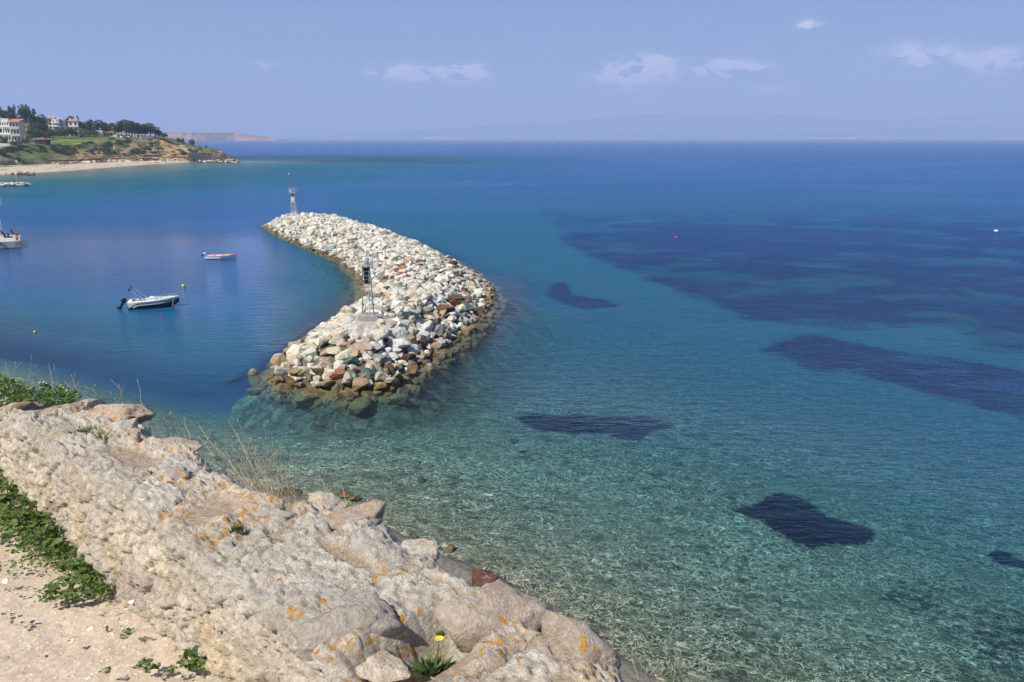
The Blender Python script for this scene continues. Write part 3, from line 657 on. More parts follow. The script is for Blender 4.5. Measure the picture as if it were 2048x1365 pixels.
cw = mixc(pit * .6, cw, A(.33, .24, .16)); cw = mixc(sstep(.1, -.35, fb * .6 + fin + .3 * fa) * .45, cw, A(.34, .27, .18)); cw = mixc(joint ** 3 * .6, cw, A(.34, .25, .16)); cw = cw * (1 + .20 * (kid[:, None] - .5) * 2); cw = mixc(sstep(.62, .70, kid) * .55, cw, A(.50, .47, .42)); cw = mixc(sstep(.30, .22, kid) * .5, cw, A(.80, .74, .64)); cw = np.clip(cw * 1.12, 0, .88); cw = mixc(sand, cw, A(.55, .42, .30)); cw = mixc((1 - edge ** .5) * .25, cw, A(.40, .31, .21))
lich = sstep(.2, .6, fbm(Q3 / .35, 3, 95) + .42) * topf * (1 - sand)
def make_wall_mat(name='old_wall_stone'):
    m = MT(name); c = m.attr('Col', 0); f = m.noise(38, 6, .75); g = m.noise(110, 4, .7)
    c = m.mix(m.ss(f, .35, .7), m.mix(1.0, c, (.80, .77, .73), 'MULTIPLY'), m.mix(1.0, c, (1.16, 1.15, 1.14), 'MULTIPLY'))
    sp = m.n('ShaderNodeTexVoronoi', {'Vector': m.pos, 'Scale': 120}); spc = m.sep(sp.outputs[1])
    c = m.mix(m.ma('MULTIPLY', m.ma('MULTIPLY', m.ss(spc[0], .86, .9), m.ma('SUBTRACT', 1.0, m.ss(sp.outputs[0], .3, .5))), .8), c, m.mix(spc[1], (.30, .24, .18), (.80, .76, .70)))
    # orange lichen rosettes
    lv = m.n('ShaderNodeTexVoronoi', {'Vector': m.n('ShaderNodeVectorMath', {0: m.pos, 1: m.n('ShaderNodeVectorMath', {0: m.n('ShaderNodeTexNoise', {'Vector': m.pos, 'Scale': 30, 'Detail': 3}).outputs[1], 1: (.035, .035, .035)}, operation='MULTIPLY').outputs[0]}, operation='ADD').outputs[0], 'Scale': 26}); lc = m.sep(lv.outputs[1])
    l1 = m.ma('MULTIPLY', m.ss(m.ma('ADD', lc[0], m.ma('MULTIPLY', m.attr('lich'), .5)), .76, .80), m.ma('SUBTRACT', 1.0, m.ss(m.ma('ADD', lv.outputs[0], m.ma('MULTIPLY', f, .3)), .42, .50)))
    l2 = m.ma('MULTIPLY', m.ss(m.noise(42, 6, .8), .525, .56), m.ss(m.attr('lich'), .35, .8))
    l = m.ma('MULTIPLY', m.ma('MAXIMUM', l1, l2), m.ss(m.attr('lich'), .05, .2))
    c = m.mix(m.ma('MULTIPLY', l, .85), c, m.mix(m.noise(60, 3), (.58, .24, .03), (.70, .39, .08)))
    h = m.ma('ADD', m.ma('MULTIPLY', f, 1.0), m.ma('MULTIPLY', g, .45))
    return m.bsdf(c, .92, m.bump(h, 1.0, .022), spec=.2)
wall_mat = make_wall_mat()
wall = empty('stone_wall', (*to_xy(np.array(-2.5), np.array(1.2)), GZ), 0, 'low old rubble stone wall with orange lichen running across the foreground', 'wall')
base_w = np.array(wall.location)
def in_wall(o): o.parent = wall; o.matrix_parent_inverse = Matrix.Translation(-Vector(base_w)); return o
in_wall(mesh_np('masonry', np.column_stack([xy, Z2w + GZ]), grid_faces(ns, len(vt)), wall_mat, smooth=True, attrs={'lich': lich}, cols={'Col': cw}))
WST = [ # px, py, width px, height px, depth ratio, colour, lichen, lift, label, tilt
 (338, 899, 158, 74, .8, (.50, .43, .35), .10, .0, 'long rounded tan stone on the far top of the wall'),
 (28, 826, 92, 52, .9, (.44, .38, .34), .75, .0, 'lichen covered stone at the far end of the wall'),
 (222, 838, 150, 70, .9, (.52, .46, .39), .85, .0, 'broad stone with much orange lichen at the far corner'),
 (340, 965, 88, 62, .9, (.43, .39, .34), .35, .012, 'grey stone standing proud beside a dark gap'),
 (292, 1003, 92, 58, .9, (.47, .44, .40), .4, .0, 'smooth grey stone in the inner edge'), (366, 1012, 66, 26, .8, (.36, .31, .27), .1, -.01, 'flat dark stone beside the gap'),
 (330, 972, 26, 18, .9, (.34, .20, .15), .0, .03, 'small reddish stone'),
 (728, 1245, 210, 160, 1.15, (.42, .385, .345), .12, .012, 'largest rounded grey boulder in the inner face of the wall'),
 (745, 1345, 150, 64, .9, (.60, .53, .44), .0, -.05, 'cream stone below the large grey boulder'),
 (985, 1262, 262, 170, .9, (.47, .40, .335), .30, -.028, 'big sloping block right of the sandy hollow'),
 (1160, 1318, 190, 175, 1.0, (.45, .385, .325), .22, .0, 'blunt block at the near right end of the wall'),
 (960, 1163, 62, 58, .9, (.21, .105, .08), .05, .0, 'dark red brown stone on the outer edge'),
 (716, 1045, 160, 84, .9, (.44, .385, .33), .55, -.005, 'peaked stone with lichen on the outer edge'),
 (540, 1035, 150, 66, .8, (.46, .42, .375), .05, -.01, 'grey stone beside the sandy patch'), (648, 1012, 100, 50, .8, (.58, .51, .42), .1, -.01, 'cream stone on the outer edge'),
 (545, 1135, 170, 74, .8, (.58, .55, .49), .05, -.02, 'whitish stone along the inner top edge'), (840, 1110, 110, 60, .8, (.56, .52, .46), .5, -.01, 'pale stone with a lichen streak'),
 (120, 880, 120, 50, .9, (.52, .47, .40), .2, -.012, 'grey slab at the far inner edge'), (236, 868, 60, 66, .8, (.56, .53, .49), .1, .0, 'pale pitted stone next to the tuft'),
 (620, 1165, 120, 60, .8, (.55, .48, .40), .1, -.02, None), (470, 1090, 110, 46, .8, (.50, .44, .37), .3, -.015, None), (860, 1180, 140, 66, .8, (.52, .46, .39), .2, -.018, None), (170, 940, 90, 50, .8, (.50, .45, .39), .1, -.015, None),
]
for k, (px, py, w, h, dr, col, li, lift, label) in enumerate(WST):
    V, F = rock_shape(True, 400 + k, 1.0, 16, .06); V = V / np.abs(V).max(0)
    q = at_z(px, py, TOPZ - .03 + lift); ax = q[1] * math.cos(PITCH) + (CAMZ - q[2]) * math.sin(PITCH)
    w_m = w / FPX * ax; h_m = h / FPX * ax * .9
    n3 = fbm(V * 3 + k, 4, k)[:, None]; V = V * (1 + .09 * n3 + .035 * fbm(V * 11 + k, 3, k)[:, None] + .10 * facets(V * 1.6 + k, k)[:, None] + .035 * facets(V * 4.5 + k, k)[:, None])
    V = V * np.array([w_m / 2, w_m / 2 * dr * .8, h_m / 2])
    r = math.atan2(TV[1], TV[0]) * .35 + .1 * math.sin(k * 7); cr, sr = math.cos(r), math.sin(r); V = np.column_stack([V[:, 0] * cr - V[:, 1] * sr, V[:, 0] * sr + V[:, 1] * cr, V[:, 2]])
    q = q + np.array([NV[0], NV[1], 0]) * (.02 if py < 1200 else (-.02 if px == 728 else .03))
    cc = np.array(col)[None] * (np.array([[1.24, 1.20, 1.13]]) if k not in (6, 11) else 1) * (1 + .22 * fbm(V / .05 + k, 4, k)[:, None]); cc = mixc(sstep(.15, .4, fbm(V / .09 + 3 * k, 3, 5)) * .5, cc, A(.62, .57, .50)) if k not in (6, 11) else mixc(sstep(.1, .4, fbm(V / .03, 3, 5)), cc, A(.10, .07, .06))
    Vn = V[:, 2] / (h_m / 2)
    o = in_wall(mesh_np('stone', V + q, F, wall_mat, smooth=True, attrs={'lich': li * sstep(-.2, .3, Vn)}, cols={'Col': cc}))
    if label: o['label'] = label
# ------------------------------------------------------------------ small craft, towers, pier, buoys
white_p = plain('white_paint', (.78, .78, .75), .35, var=.06); navy_p = plain('navy_gelcoat', (.012, .02, .05), .2, spec=.6)
black_p = plain('black_plastic', (.012, .012, .014), .4); steel = plain('galvanised_steel', (.34, .33, .32), .5, .35, var=.25)
steel_w = plain('white_weathered_steel', (.48, .48, .47), .5, .1, var=.25); rust = plain('rusty_iron', (.30, .13, .05), .85, var=.4)
conc = plain('concrete', (.40, .36, .31), .92, var=.18, sc=3, bump=.4); tan_c = plain('tan_cushion', (.50, .38, .22), .8); chrome = plain('polished_rail', (.70, .70, .72), .25, .7, var=.05)
dark_panel = plain('dark_panel', (.018, .022, .032), .3); orange_p = plain('orange_red_paint', (.60, .13, .035), .5, var=.2); grey_p = plain('light_grey_paint', (.55, .57, .56), .5)
yellow_p = plain('yellow_float', (.72, .50, .04), .5); red_p = plain('red_float', (.65, .07, .03), .5); pinkrust = plain('faded_red_steel', (.34, .14, .12), .6)
def surf_top(x, y): return float(mound_h(np.array([[x, y]]))[0])

def lattice_tower(name, loc, rz, H, wb, wtp, label, far=False):
    t = empty(name, loc, rz, label, 'tower', None)
    def c(k, z):
        w = wb + (wtp - wb) * z / H; sx, sy = ((-1, -1), (1, -1), (1, 1), (-1, 1))[k]; return (sx * w / 2, sy * w / 2, z)
    for k in range(4):
        MB().tube(c(k, 0), c(k, H), .032, .028).build('leg', steel_w if far else steel, t, True)
    m = MB(); zs = np.linspace(.12 * H, H * .97, 5 if far else 6)
    for z in zs:
        for k in range(4): m.tube(c(k, z), c((k + 1) % 4, z), .022, n=5)
    for z0, z1 in zip(np.r_[0.05, zs[:-1]], zs):
        for k in (range(4) if far else (1, 3)):
            m.tube(c(k, z0), c((k + 1) % 4, z1), .018, n=5); m.tube(c((k + 1) % 4, z0), c(k, z1), .018, n=5) if far else None
    m.build('bracing', steel_w if far else steel, t)
    # ladder on the near face
    m = MB(); w0 = .17
    a0 = np.array([-.0, -wb / 2 - .06, 0.0]); a1 = np.array([0, -wtp / 2 - .06, H + .1])
    for sx in (-1, 1): m.tube(a0 + [sx * w0, 0, 0], a1 + [sx * w0, 0, 0], .02, n=5)
    for z in np.arange(.25, H, .3): p = a0 + (a1 - a0) * z / H; m.tube(p + [-w0, 0, 0], p + [w0, 0, 0], .015, n=5)
    m.build('ladder', steel, t)
    pf = MB().box((0, 0, H + .03), (wtp + .5, wtp + .5, .06)).build('platform', steel_w, t)
    m = MB(); pw = (wtp + .5) / 2
    for z in (.35, .7):
        for (x0, y0), (x1, y1) in (((-pw, -pw), (pw, -pw)), ((pw, -pw), (pw, pw)), ((pw, pw), (-pw, pw)), ((-pw, pw), (-pw, -pw))): m.tube((x0, y0, H + .06 + z), (x1, y1, H + .06 + z), .02, n=5)
    for x in (-pw, 0, pw):
        for y in (-pw, pw): m.tube((x, y, H + .06), (x, y, H + .76), .02, n=5)
    m.build('railing', steel_w, pf)
    return t
# near tower on its concrete block
NX, NY = at_z(736.5, 632, 2.75)[:2]; pz = 2.45
m = MB(); V = []
ringn = 26
for z, k in ((pz - 1.2, 1.12), (pz - .12, 1.02), (pz, .93)):
    V.append([(NX + .15 + k * 2.15 * math.cos(a) * (1 + .10 * math.sin(3 * a + 1)), NY - .35 + k * 1.75 * math.sin(a) * (1 + .12 * math.cos(2 * a)), z) for a in np.linspace(0, 2 * math.pi, ringn, endpoint=False)])
m.loft(V, True, True); pad = m.build('concrete_pad', conc); tag(pad, 'irregular concrete pad spread over the boulders around the near lamp tower', 'pad')
tw = lattice_tower('lamp_tower', (NX, NY, pz + .45), R(8), 3.75, .86, .50, 'steel lattice lamp tower with ladder on the near bend of the breakwater')
MB().box((0, 0, -.225), (1.5, 1.25, .446), bevel=.03).build('foundation_block', conc, tw)
MB().box((0, .02, 2.95), (.44, .05, 1.25)).build('dark_panel', dark_panel, tw); MB().box((.28, .0, 2.9), (.05, .40, 1.2)).build('dark_panel', dark_panel, tw)
m = MB().lathe([(.23, 3.82), (.24, 3.9), (.24, 4.3), (.20, 4.36), (.08, 4.40)], n=20); m.build('lamp_housing', grey_p, tw, True)
MB().lathe([(.07, 4.40), (.08, 4.5), (.08, 4.62), (.03, 4.70)], n=12).build('lantern', white_p, tw, True)
m = MB(); m.path([(.25, 0, 3.55), (.85, .1, 4.15), (.85, .1, 4.75)], .022); m.path([(.25, 0, 3.9), (.85, .1, 4.5)], .018); m.tube((.55, .05, 4.62), (1.0, .12, 4.62), .016); m.build('antenna_bracket', steel, tw)
# far tower
fx, fy = -39.3, 145.2; fz = surf_top(fx, fy) + .15
ft = lattice_tower('lamp_tower', (fx, fy, fz + .2), R(-10), 3.75, 1.0, .62, 'small lattice lamp tower with tilted mast on the far end of the breakwater', True)
MB().box((0, 0, -.2), (2.2, 1.7, .4), bevel=.04).build('foundation_block', conc, ft)
MB().box((-.02, -.36, 2.55), (.56, .05, .85)).build('white_panel', white_p, ft); MB().box((0, -.34, 3.35), (.62, .05, .45)).build('dark_panel', dark_panel, ft)
MB().box((.18, 0, 4.45), (.75, .5, .10)).build('solar_panel', dark_panel, ft); MB().lathe([(.13, 3.82), (.15, 3.9), (.15, 4.2), (.05, 4.35)], (-.42, -.2, 0), 12).build('lantern', white_p, ft, True)
m = MB().tube((-.2, .2, 3.8), (-.68, .2, 6.9), .045, .035); m.build('mast', pinkrust, ft); MB().lathe([(.05, 0), (.09, .04), (.09, .22), (.03, .28)], (-.70, .2, 6.9), 10).build('mast_light', white_p, ft, True)

# pier end at the left edge
px0, py0 = -73.6, 119.2; PR = R(31)
def pl(x, y, z=1.1): return (px0 + x * math.cos(PR) - y * math.sin(PR), py0 + x * math.sin(PR) + y * math.cos(PR), z)
pier = empty('concrete_pier', (px0, py0, 0), PR, 'pale concrete pier end with rust streaks at the left edge of the harbour', 'pier')
m = MB().box((-20, 4.6, -.85), (40, 9.2, 3.9), bevel=.05); m.build('deck', plain('pale_concrete', (.47, .455, .40), .9, var=.12, sc=1.5, bump=.3), pier)
MB().box((-20, -.003, -.15), (39.9, .03, .62)).build('tide_mark', plain('tide_stain', (.15, .13, .09), .9, var=.4, sc=2), pier)
m = MB()
for x in np.arange(-19, 0, .9): m.tube((x, -.06, -.06), (x + .2, -.06, -.5), .16, n=7)
m.build('weed_fringe', plain('black_weed', (.02, .02, .015), .9), pier)
m = MB(); m.box((-.62, -.012, .72), (.16, .02, .62)); m.box((-.30, -.012, .78), (.12, .02, .5)); m.box((-2.6, -.012, .75), (.14, .02, .4)); m.build('rust_streak', plain('rust_stain', (.50, .24, .09), .9, var=.4, sc=5), pier)
m = MB().box((-2.6, -.1, .98), (.4, .2, .16), bevel=.05); m.build('mooring_hook', rust, pier)
for (x, y, nm) in ((-.4, .6, 'seaward front'), (-.35, 3.2, 'middle'), (-.35, 8.3, 'far corner')):
    b = MB().lathe([(.20, 0), (.17, .06), (.13, .14), (.12, .24), (.24, .32), (.25, .38), (.10, .42)], n=14).build('mooring_bollard', rust, None, True)
    b.location = pl(x, y); tag(b, 'rusty orange iron bollard at the %s of the pier end' % nm, 'bollard', 'rusty bollards on the pier end')
mast = empty('pier_lamp_mast', pl(-2.5, 6.2), 0, 'white lattice lamp mast standing on the pier at the left edge', 'mast')
m = MB(); Hm = 5.0
for k in range(3):
    a = 2 * math.pi * k / 3; m.tube((.42 * math.cos(a), .42 * math.sin(a), 0), (.16 * math.cos(a) - .12, .16 * math.sin(a), Hm), .04, n=5)
for z in np.arange(.3, Hm, .35):
    r0 = .42 + (.16 - .42) * z / Hm
    for k in range(3):
        a = 2 * math.pi * k / 3; b = 2 * math.pi * (k + 1) / 3; m.tube((r0 * math.cos(a) - .12 * z / Hm, r0 * math.sin(a), z), (r0 * math.cos(b) - .12 * z / Hm, r0 * math.sin(b), z + .3), .018, n=4)
m.build('mast_frame', steel_w, mast)
m = MB()
for z in (Hm, Hm + .5, Hm + 1.0):
    for a, b in (((-.6, -.5), (.5, -.5)), ((.5, -.5), (.5, .5)), ((.5, .5), (-.6, .5)), ((-.6, .5), (-.6, -.5))): m.tube((*a, z), (*b, z), .03, n=5)
for a in ((-.6, -.5), (.5, -.5), (.5, .5), (-.6, .5)): m.tube((*a, Hm), (*a, Hm + 1.0), .03, n=5)
m.build('platform_cage', steel_w, mast)
eq = empty('mooring_winch', pl(-1.75, 5.6), 0, 'black tipped over winch frame lying beside the lamp mast on the pier', 'winch')
MB().box((-.45, 0, .55), (.14, .3, 1.3), ry=R(-32)).build('handle_arm', black_p, eq); MB().lathe([(.22, -.35), (.22, -.3), (.12, -.28), (.12, .28), (.22, .3), (.22, .35)], (0.25, 0, .25), 12).build('drum', black_p, eq); MB().box((.2, 0, .1), (1.1, .5, .16), bevel=.03).build('base_frame', black_p, eq)
ch = empty('folding_chair', pl(-.95, 8.2), 0, 'small dark folding chair near the end of the pier', 'chair')
MB().box((-.1, 0, .62), (.07, .45, .75), ry=R(-20)).build('backrest', plain('faded_cloth', (.16, .11, .12), .8), ch); MB().box((.18, 0, .36), (.45, .45, .05), ry=R(6)).build('seat', black_p, ch)
for sy in (-.2, .2): MB().path([(.38, sy, 0), (-.05, sy, .4)], .02).build('leg', steel, ch); MB().path([(-.05, sy, 0), (.38, sy, .37)], .02).build('leg', steel, ch)

# motor boat
mbo = empty('motor_boat', (-37.1, 75.6, 0), R(17), 'white and navy motor boat with black outboard moored in the harbour', 'motor boat')
L = 5.25
def beam(t): return 1.02 * (1 - max(0, (t - .45) / .55) ** 2.3) * (1 - .10 * max(0, .2 - t) / .2) + .0
def sheer(t): return .70 + .26 * t ** 1.6
def keel(t): return -.22 + .62 * max(0, (t - .62) / .38) ** 1.8
def paint_line(t): return sheer(t) - .16 - .10 * t * (1 - t) - .46 * max(0, 1 - t / .22) ** 1.3
def section(t, which):
    x = t * L + .12 * max(0, (t - .6) / .4) * 0; b = beam(t); s_ = sheer(t); k_ = keel(t); pl = max(paint_line(t), k_ + .03)
    if which == 'low':
        pts = []
        for f, bz in ((0, 0), (.45, .06), (.80, .28), (.94, .62), (1, 1)): pts.append((f, k_ + (pl - k_) * bz))
        R_ = [(x, -b * f * (.93), z) for f, z in pts][::-1]; L_ = [(x, b * f * .93, z) for f, z in pts[1:]]
        return R_ + L_
    return [(x, -b * .93, pl), (x, -b * .99, (pl + s_) / 2), (x, -b * 1.0, s_)], [(x, b * .93, pl), (x, b * .99, (pl + s_) / 2), (x, b * 1.0, s_)]
ts = np.r_[np.linspace(0, .7, 12), np.linspace(.74, 1, 10)]
ts[-1] = .9999
m = MB().loft([section(t, 'low') for t in ts]); m.add(section(0, 'low'), [tuple(range(9))]); hull = m.build('hull', navy_p, mbo, True)
m = MB(); m.loft([section(t, 'up')[0] for t in ts]); m.loft([section(t, 'up')[1] for t in ts])
m.quad((0, -.95, paint_line(0)), (0, .95, paint_line(0)), (0, beam(0), sheer(0)), (0, -beam(0), sheer(0)))
topside = m.build('topsides', white_p, mbo, True)
m = MB()   # thin pinstripes along the navy side
for dz in (.10, .16):
    m.path([(t * L, -beam(t) * .945 - .012, paint_line(t) - dz) for t in np.linspace(.1, .93, 12)], .012, 4)
m.build('pinstripe', white_p, hull)
# deck ring with an open cockpit
m = MB()
def inner(t): return max(.02, beam(t) * (.66 if t > .12 else .6))
st = []
for t in ts:
    z = sheer(t); b = beam(t); i = inner(t) if .10 < t < .90 else 0.01
    st.append([(t * L, -b, z), (t * L, -b * .97, z + .05), (t * L, -max(i, .01), z + .07), (t * L, -max(i, .01) * .97, z - (.42 if .10 < t < .88 else -.07))])
m.loft(st); m.loft([[(x, -y, z) for x, y, z in s_] for s_ in st]); m.loft([[(s_[3][0], s_[3][1], s_[3][2]), (s_[3][0], -s_[3][1], s_[3][2])] for s_ in st]); m.build('deck', white_p, mbo, True)
m = MB(); cz = lambda t: sheer(t) - .12
for a, b in ((.62, .86),): m.loft([[(t * L, -inner(t) * .9, cz(t) + .07), (t * L, inner(t) * .9, cz(t) + .07), (t * L, inner(t) * .9, cz(t) - .1), (t * L, -inner(t) * .9, cz(t) - .1)] for t in np.linspace(a, b, 6)], True, True)
m.build('bow_cushion', tan_c, mbo)
MB().box((.72, 0, .62), (.5, 1.2, .22), bevel=.06).build('stern_bench', tan_c, mbo); MB().box((.48, 0, .80), (.12, 1.15, .28), bevel=.05, ry=R(-10)).build('bench_back', tan_c, mbo)
MB().box((1.45, -.22, .62), (.42, .45, .30), bevel=.06).build('seat', tan_c, mbo); MB().box((1.28, -.22, .88), (.10, .45, .36), bevel=.04, ry=R(-12)).build('seat_back', tan_c, mbo)
MB().box((2.55, 0, .80), (.72, .85, .50), taper=.8, bevel=.05).build('console', white_p, mbo)
MB().box((2.72, 0, 1.12), (.03, .62, .28), ry=R(-38)).build('windscreen', plain('smoked_glass', (.06, .14, .14), .08, spec=.8), mbo)
MB().lathe([(.01, 0), (.14, .01), (.14, .03), (.01, .04)], (2.2, 0, 1.0), 12).build('steering_wheel', black_p, mbo)
m = MB(); rail = [(t * L, -beam(t) * .93, sheer(t) + .05 + .24 * min(1, (t - .55) / .12)) for t in np.linspace(.55, .985, 10)]
m.path(rail, .016, 5); m.path([(x, -y, z) for x, y, z in rail], .016, 5); m.tube(rail[-1], (rail[-1][0], -rail[-1][1], rail[-1][2]), .016)
for k in (2, 5, 8):
    for sg_ in (1, -1): m.tube((rail[k][0], sg_ * rail[k][1], sheer(rail[k][0] / L) + .04), (rail[k][0], sg_ * rail[k][1], rail[k][2]), .013, n=5)
m.build('bow_rail', chrome, mbo)
m = MB()
for sy in (-.86, .86): m.tube((1.85, sy, .78), (.42, sy * .9, 2.02), .03, n=6); m.tube((.62, sy, .75), (.62, sy * .9, 1.85), .016, n=5)
m.tube((.42, -.77, 2.02), (.42, .77, 2.02), .03, n=6); m.build('folding_frame', chrome, mbo)
MB().tube((.36, -.95, 1.98), (.36, .95, 1.98), .10, .10, 10).build('rolled_sunshade', black_p, mbo, True)
MB().tube((L - .15, 0, .93), (L + .22, 0, .86), .05, .03).build('anchor_roller', chrome, mbo)
ob = MB().box((-.45, 0, .78), (.55, .42, .46), ry=R(-32), bevel=.12).build('outboard_cowl', black_p, mbo, True)
m = MB().box((-.72, 0, .36), (.24, .18, .66), ry=R(38), bevel=.04); m.build('outboard_leg', black_p, mbo); m = MB().tube((-1.15, 0, .12), (-.70, 0, .10), .10, .08)
for k in range(3): m.box((-1.2, .14 * math.cos(2.1 * k), .12 + .14 * math.sin(2.1 * k)), (.03, .14, .12), rx=2.1 * k)
m.box((-.9, 0, -.04), (.3, .04, .2)); m.build('propeller', black_p, mbo)
mbo.scale = (.87, .92, .98)
# rowing boat with outboard
rb = empty('wooden_boat', (-41.75, 108.1, 0), R(7), 'small white wooden boat with orange rim and outboard, farther out in the harbour', 'boat')
L2 = 3.95
def rbm(t): return .72 * (1 - abs((t - .38) / .62) ** 2.4 * (1 if t > .38 else .35)) + .01
def rsh(t): return .44 + .34 * max(0, t - .45) ** 1.6 + .05 * (1 - t)
tt = np.r_[np.linspace(0, .9, 12), .95, .985, .999]
m = MB(); m.loft([[(t * L2 + (.14 * max(0, t - .8) / .2), -rbm(t), rsh(t)), (t * L2, -rbm(t) * .92, .12), (t * L2, -rbm(t) * .55, -.10), (t * L2, 0, -.16 + .2 * max(0, t - .85)), (t * L2, rbm(t) * .55, -.10), (t * L2, rbm(t) * .92, .12), (t * L2 + (.14 * max(0, t - .8) / .2), rbm(t), rsh(t))] for t in tt])
m.quad((0, -rbm(0), rsh(0)), (0, -rbm(0) * .92, .12), (0, 0, -.16), (0, rbm(0) * .92, .12), (0, rbm(0), rsh(0))); m.build('hull', white_p, rb, True)
m = MB()
for sy in (-1, 1): m.path([(t * L2 + (.14 * max(0, t - .8) / .2), sy * rbm(t), rsh(t) + .02) for t in tt], .028, 6)
m.loft([[(t * L2 + .1, -rbm(t), rsh(t) + .03), (t * L2 + .1, rbm(t), rsh(t) + .03)] for t in np.linspace(.80, .99, 5)]); m.build('gunwale', orange_p, rb)
m = MB().loft([[(t * L2, -rbm(t) * .9, rsh(t) - .2), (t * L2, rbm(t) * .9, rsh(t) - .2)] for t in np.linspace(.01, .9, 10)]); m.build('inner_floor', plain('cream_paint', (.66, .60, .52), .7), rb)
for x in (.9, 2.1): MB().box((x, 0, rsh(x / L2) - .05), (.24, rbm(x / L2) * 1.85, .04)).build('thwart', plain('cream_paint', (.60, .50, .38), .7), rb)
MB().box((-.12, 0, .78), (.34, .26, .24), ry=R(-20), bevel=.09).build('outboard_cowl', white_p, rb, True); MB().box((-.40, 0, .52), (.52, .12, .14), ry=R(-35), bevel=.03).build('outboard_leg', black_p, rb); MB().tube((0, 0, .66), (.42, .05, .74), .025).build('tiller', black_p, rb)
MB().tube((L2 + .12, 0, rsh(1) - .05), (L2 + .28, 0, -.1), .012, n=4).build('mooring_rope', black_p, rb)

def buoy(px, py, r, mat, label, sq=.9, group=None):
    q = at_z(px, py, 0); b = empty('mooring_buoy', (q[0], q[1], r * .35), 0, label, 'buoy', group)
    MB().lathe([(r * math.cos(a), r * sq * math.sin(a)) for a in np.linspace(-1.45, 1.45, 11)], n=18).build('float', mat, b, True)
    MB().lathe([(r * .16, r * .8), (r * .16, r * 1.12), (r * .05, r * 1.2)], n=8).build('ring', steel, b); return b
buoy(367, 573.5, .20, yellow_p, 'round yellow mooring buoy between the two boats'); buoy(70, 665, .12, yellow_p, 'small yellow buoy alone in the left part of the harbour')
buoy(343.5, 613, .18, yellow_p, 'yellow buoy right under the bow of the motor boat'); buoy(322, 634.5, .09, red_p, 'tiny red and white float in front of the motor boat')
buoy(1352, 476.5, .24, red_p, 'red buoy far out on the open sea'); buoy(1992, 463.5, .34, white_p, 'white buoy far out near the right edge', .6)
rp = MB().path([(*at_z(347, 600, .75)[:2], .78), (*at_z(345, 612, .2)[:2], .25)], .018, 5).build('mooring_rope', steel_w); tag(rp, 'rope from the motor boat bow down to its yellow buoy', 'rope')
# dark stones at the water's edge under the wall
for k, (px, py, w, kind, lb) in enumerate([(690, 990, 34, 'brown', 'dark wet stone in the shallows just behind the wall crest'), (708, 996, 30, 'brown', 'dark wet stone right beside the other one behind the wall crest'), (578, 988, 50, 'rust brown', 'reddish brown stone on the shore behind the dry grass'),
        (826, 1077, 26, 'dark grey', 'black stone at the shore below the middle of the wall'), (900, 1097, 26, 'rust brown', 'flat dark red stone at the shore, nearest the camera'), (843, 960, 22, 'dark grey', 'dark stone under water off the wall'), (1030, 882, 20, 'dark grey', 'small dark sunken stone left of the long weed patch')]):
    q = at_z(px, py, -.05 if k < 5 else -.8); add_boulder(q, w / 2 / FPX * q[1] * 1.05, kind, lb, .6, 700 + k, group=None)
# low rubble groynes off the far beach
SV, SF, SC = [], [], []; base = 0
for (x0, y0, x1, y1, n) in ((-60, 371, 57, 370.5, 150), (18, 349, 66, 348.5, 55), (396, 324, 478, 325.5, 120)):
    for _ in range(n):
        t = rng.random(); q = at_z(x0 + (x1 - x0) * t, y0 + (y1 - y0) * t + rng.normal() * .5, 0); V, F = VAR[int(rng.integers(40))]
        W = V * rng.uniform(.5, 1.25) * np.array([1, 1, .8]) + q + [0, rng.normal() * 1.2, rng.uniform(-.1, .6)]; SV.append(W); SF.append(F + base); base += len(W); SC.append(np.repeat(rock_col(None, random.choice(['cream', 'tan', 'brown', 'white', 'tan']))[None], len(W), 0))
tag(mesh_np('groyne_rubble', np.concatenate(SV), np.concatenate(SF), rock_mat, cols={'Col': np.concatenate(SC)}), 'low lines of brown and cream rubble reaching into the water off the far beach', 'rubble', kind='stuff')
# ------------------------------------------------------------------ headland with beach, cliff, lawn and village
HC = [  # px, waterline, beach back, rock band top, plateau edge, lawn back, crest
 (-900, 362, 342, 322, 292, 280, 225), (-300, 356, 336, 320, 291, 282, 230), (0, 350, 332, 318, 289, 284, 240), (60, 347, 330, 317, 289, 279, 244), (110, 344, 328, 314.5, 290, 276, 251), (150, 341, 326.5, 313, 289, 275, 259),
 (200, 337, 325, 311.5, 281, 273, 267), (250, 333, 323.5, 309.5, 275.5, 273, 270), (300, 329.5, 322, 308.5, 275, 274, 272.5), (330, 328, 321.5, 308, 278, 276, 274.5), (350, 326.5, 321, 307.5, 285, 281, 279),
 (375, 325, 320.8, 307, 291.5, 289.5, 287), (400, 323.2, 321.0, 305.5, 297, 296, 295), (430, 322.2, 320.6, 307, 300.5, 300, 299.5), (443, 321.8, 320.4, 308.5, 303, 302.5, 302), (452, 321.4, 320.2, 313, 310, 309.6, 309.2), (463, 321.0, 320.0, 315.6, 314.2, 314.0, 313.8), (474, 320.6, 319.9, 318.8, 318.2, 318.1, 318.0)]
hcx = np.array([c[0] for c in HC], float); hcp = np.array([c[1:] for c in HC], float)
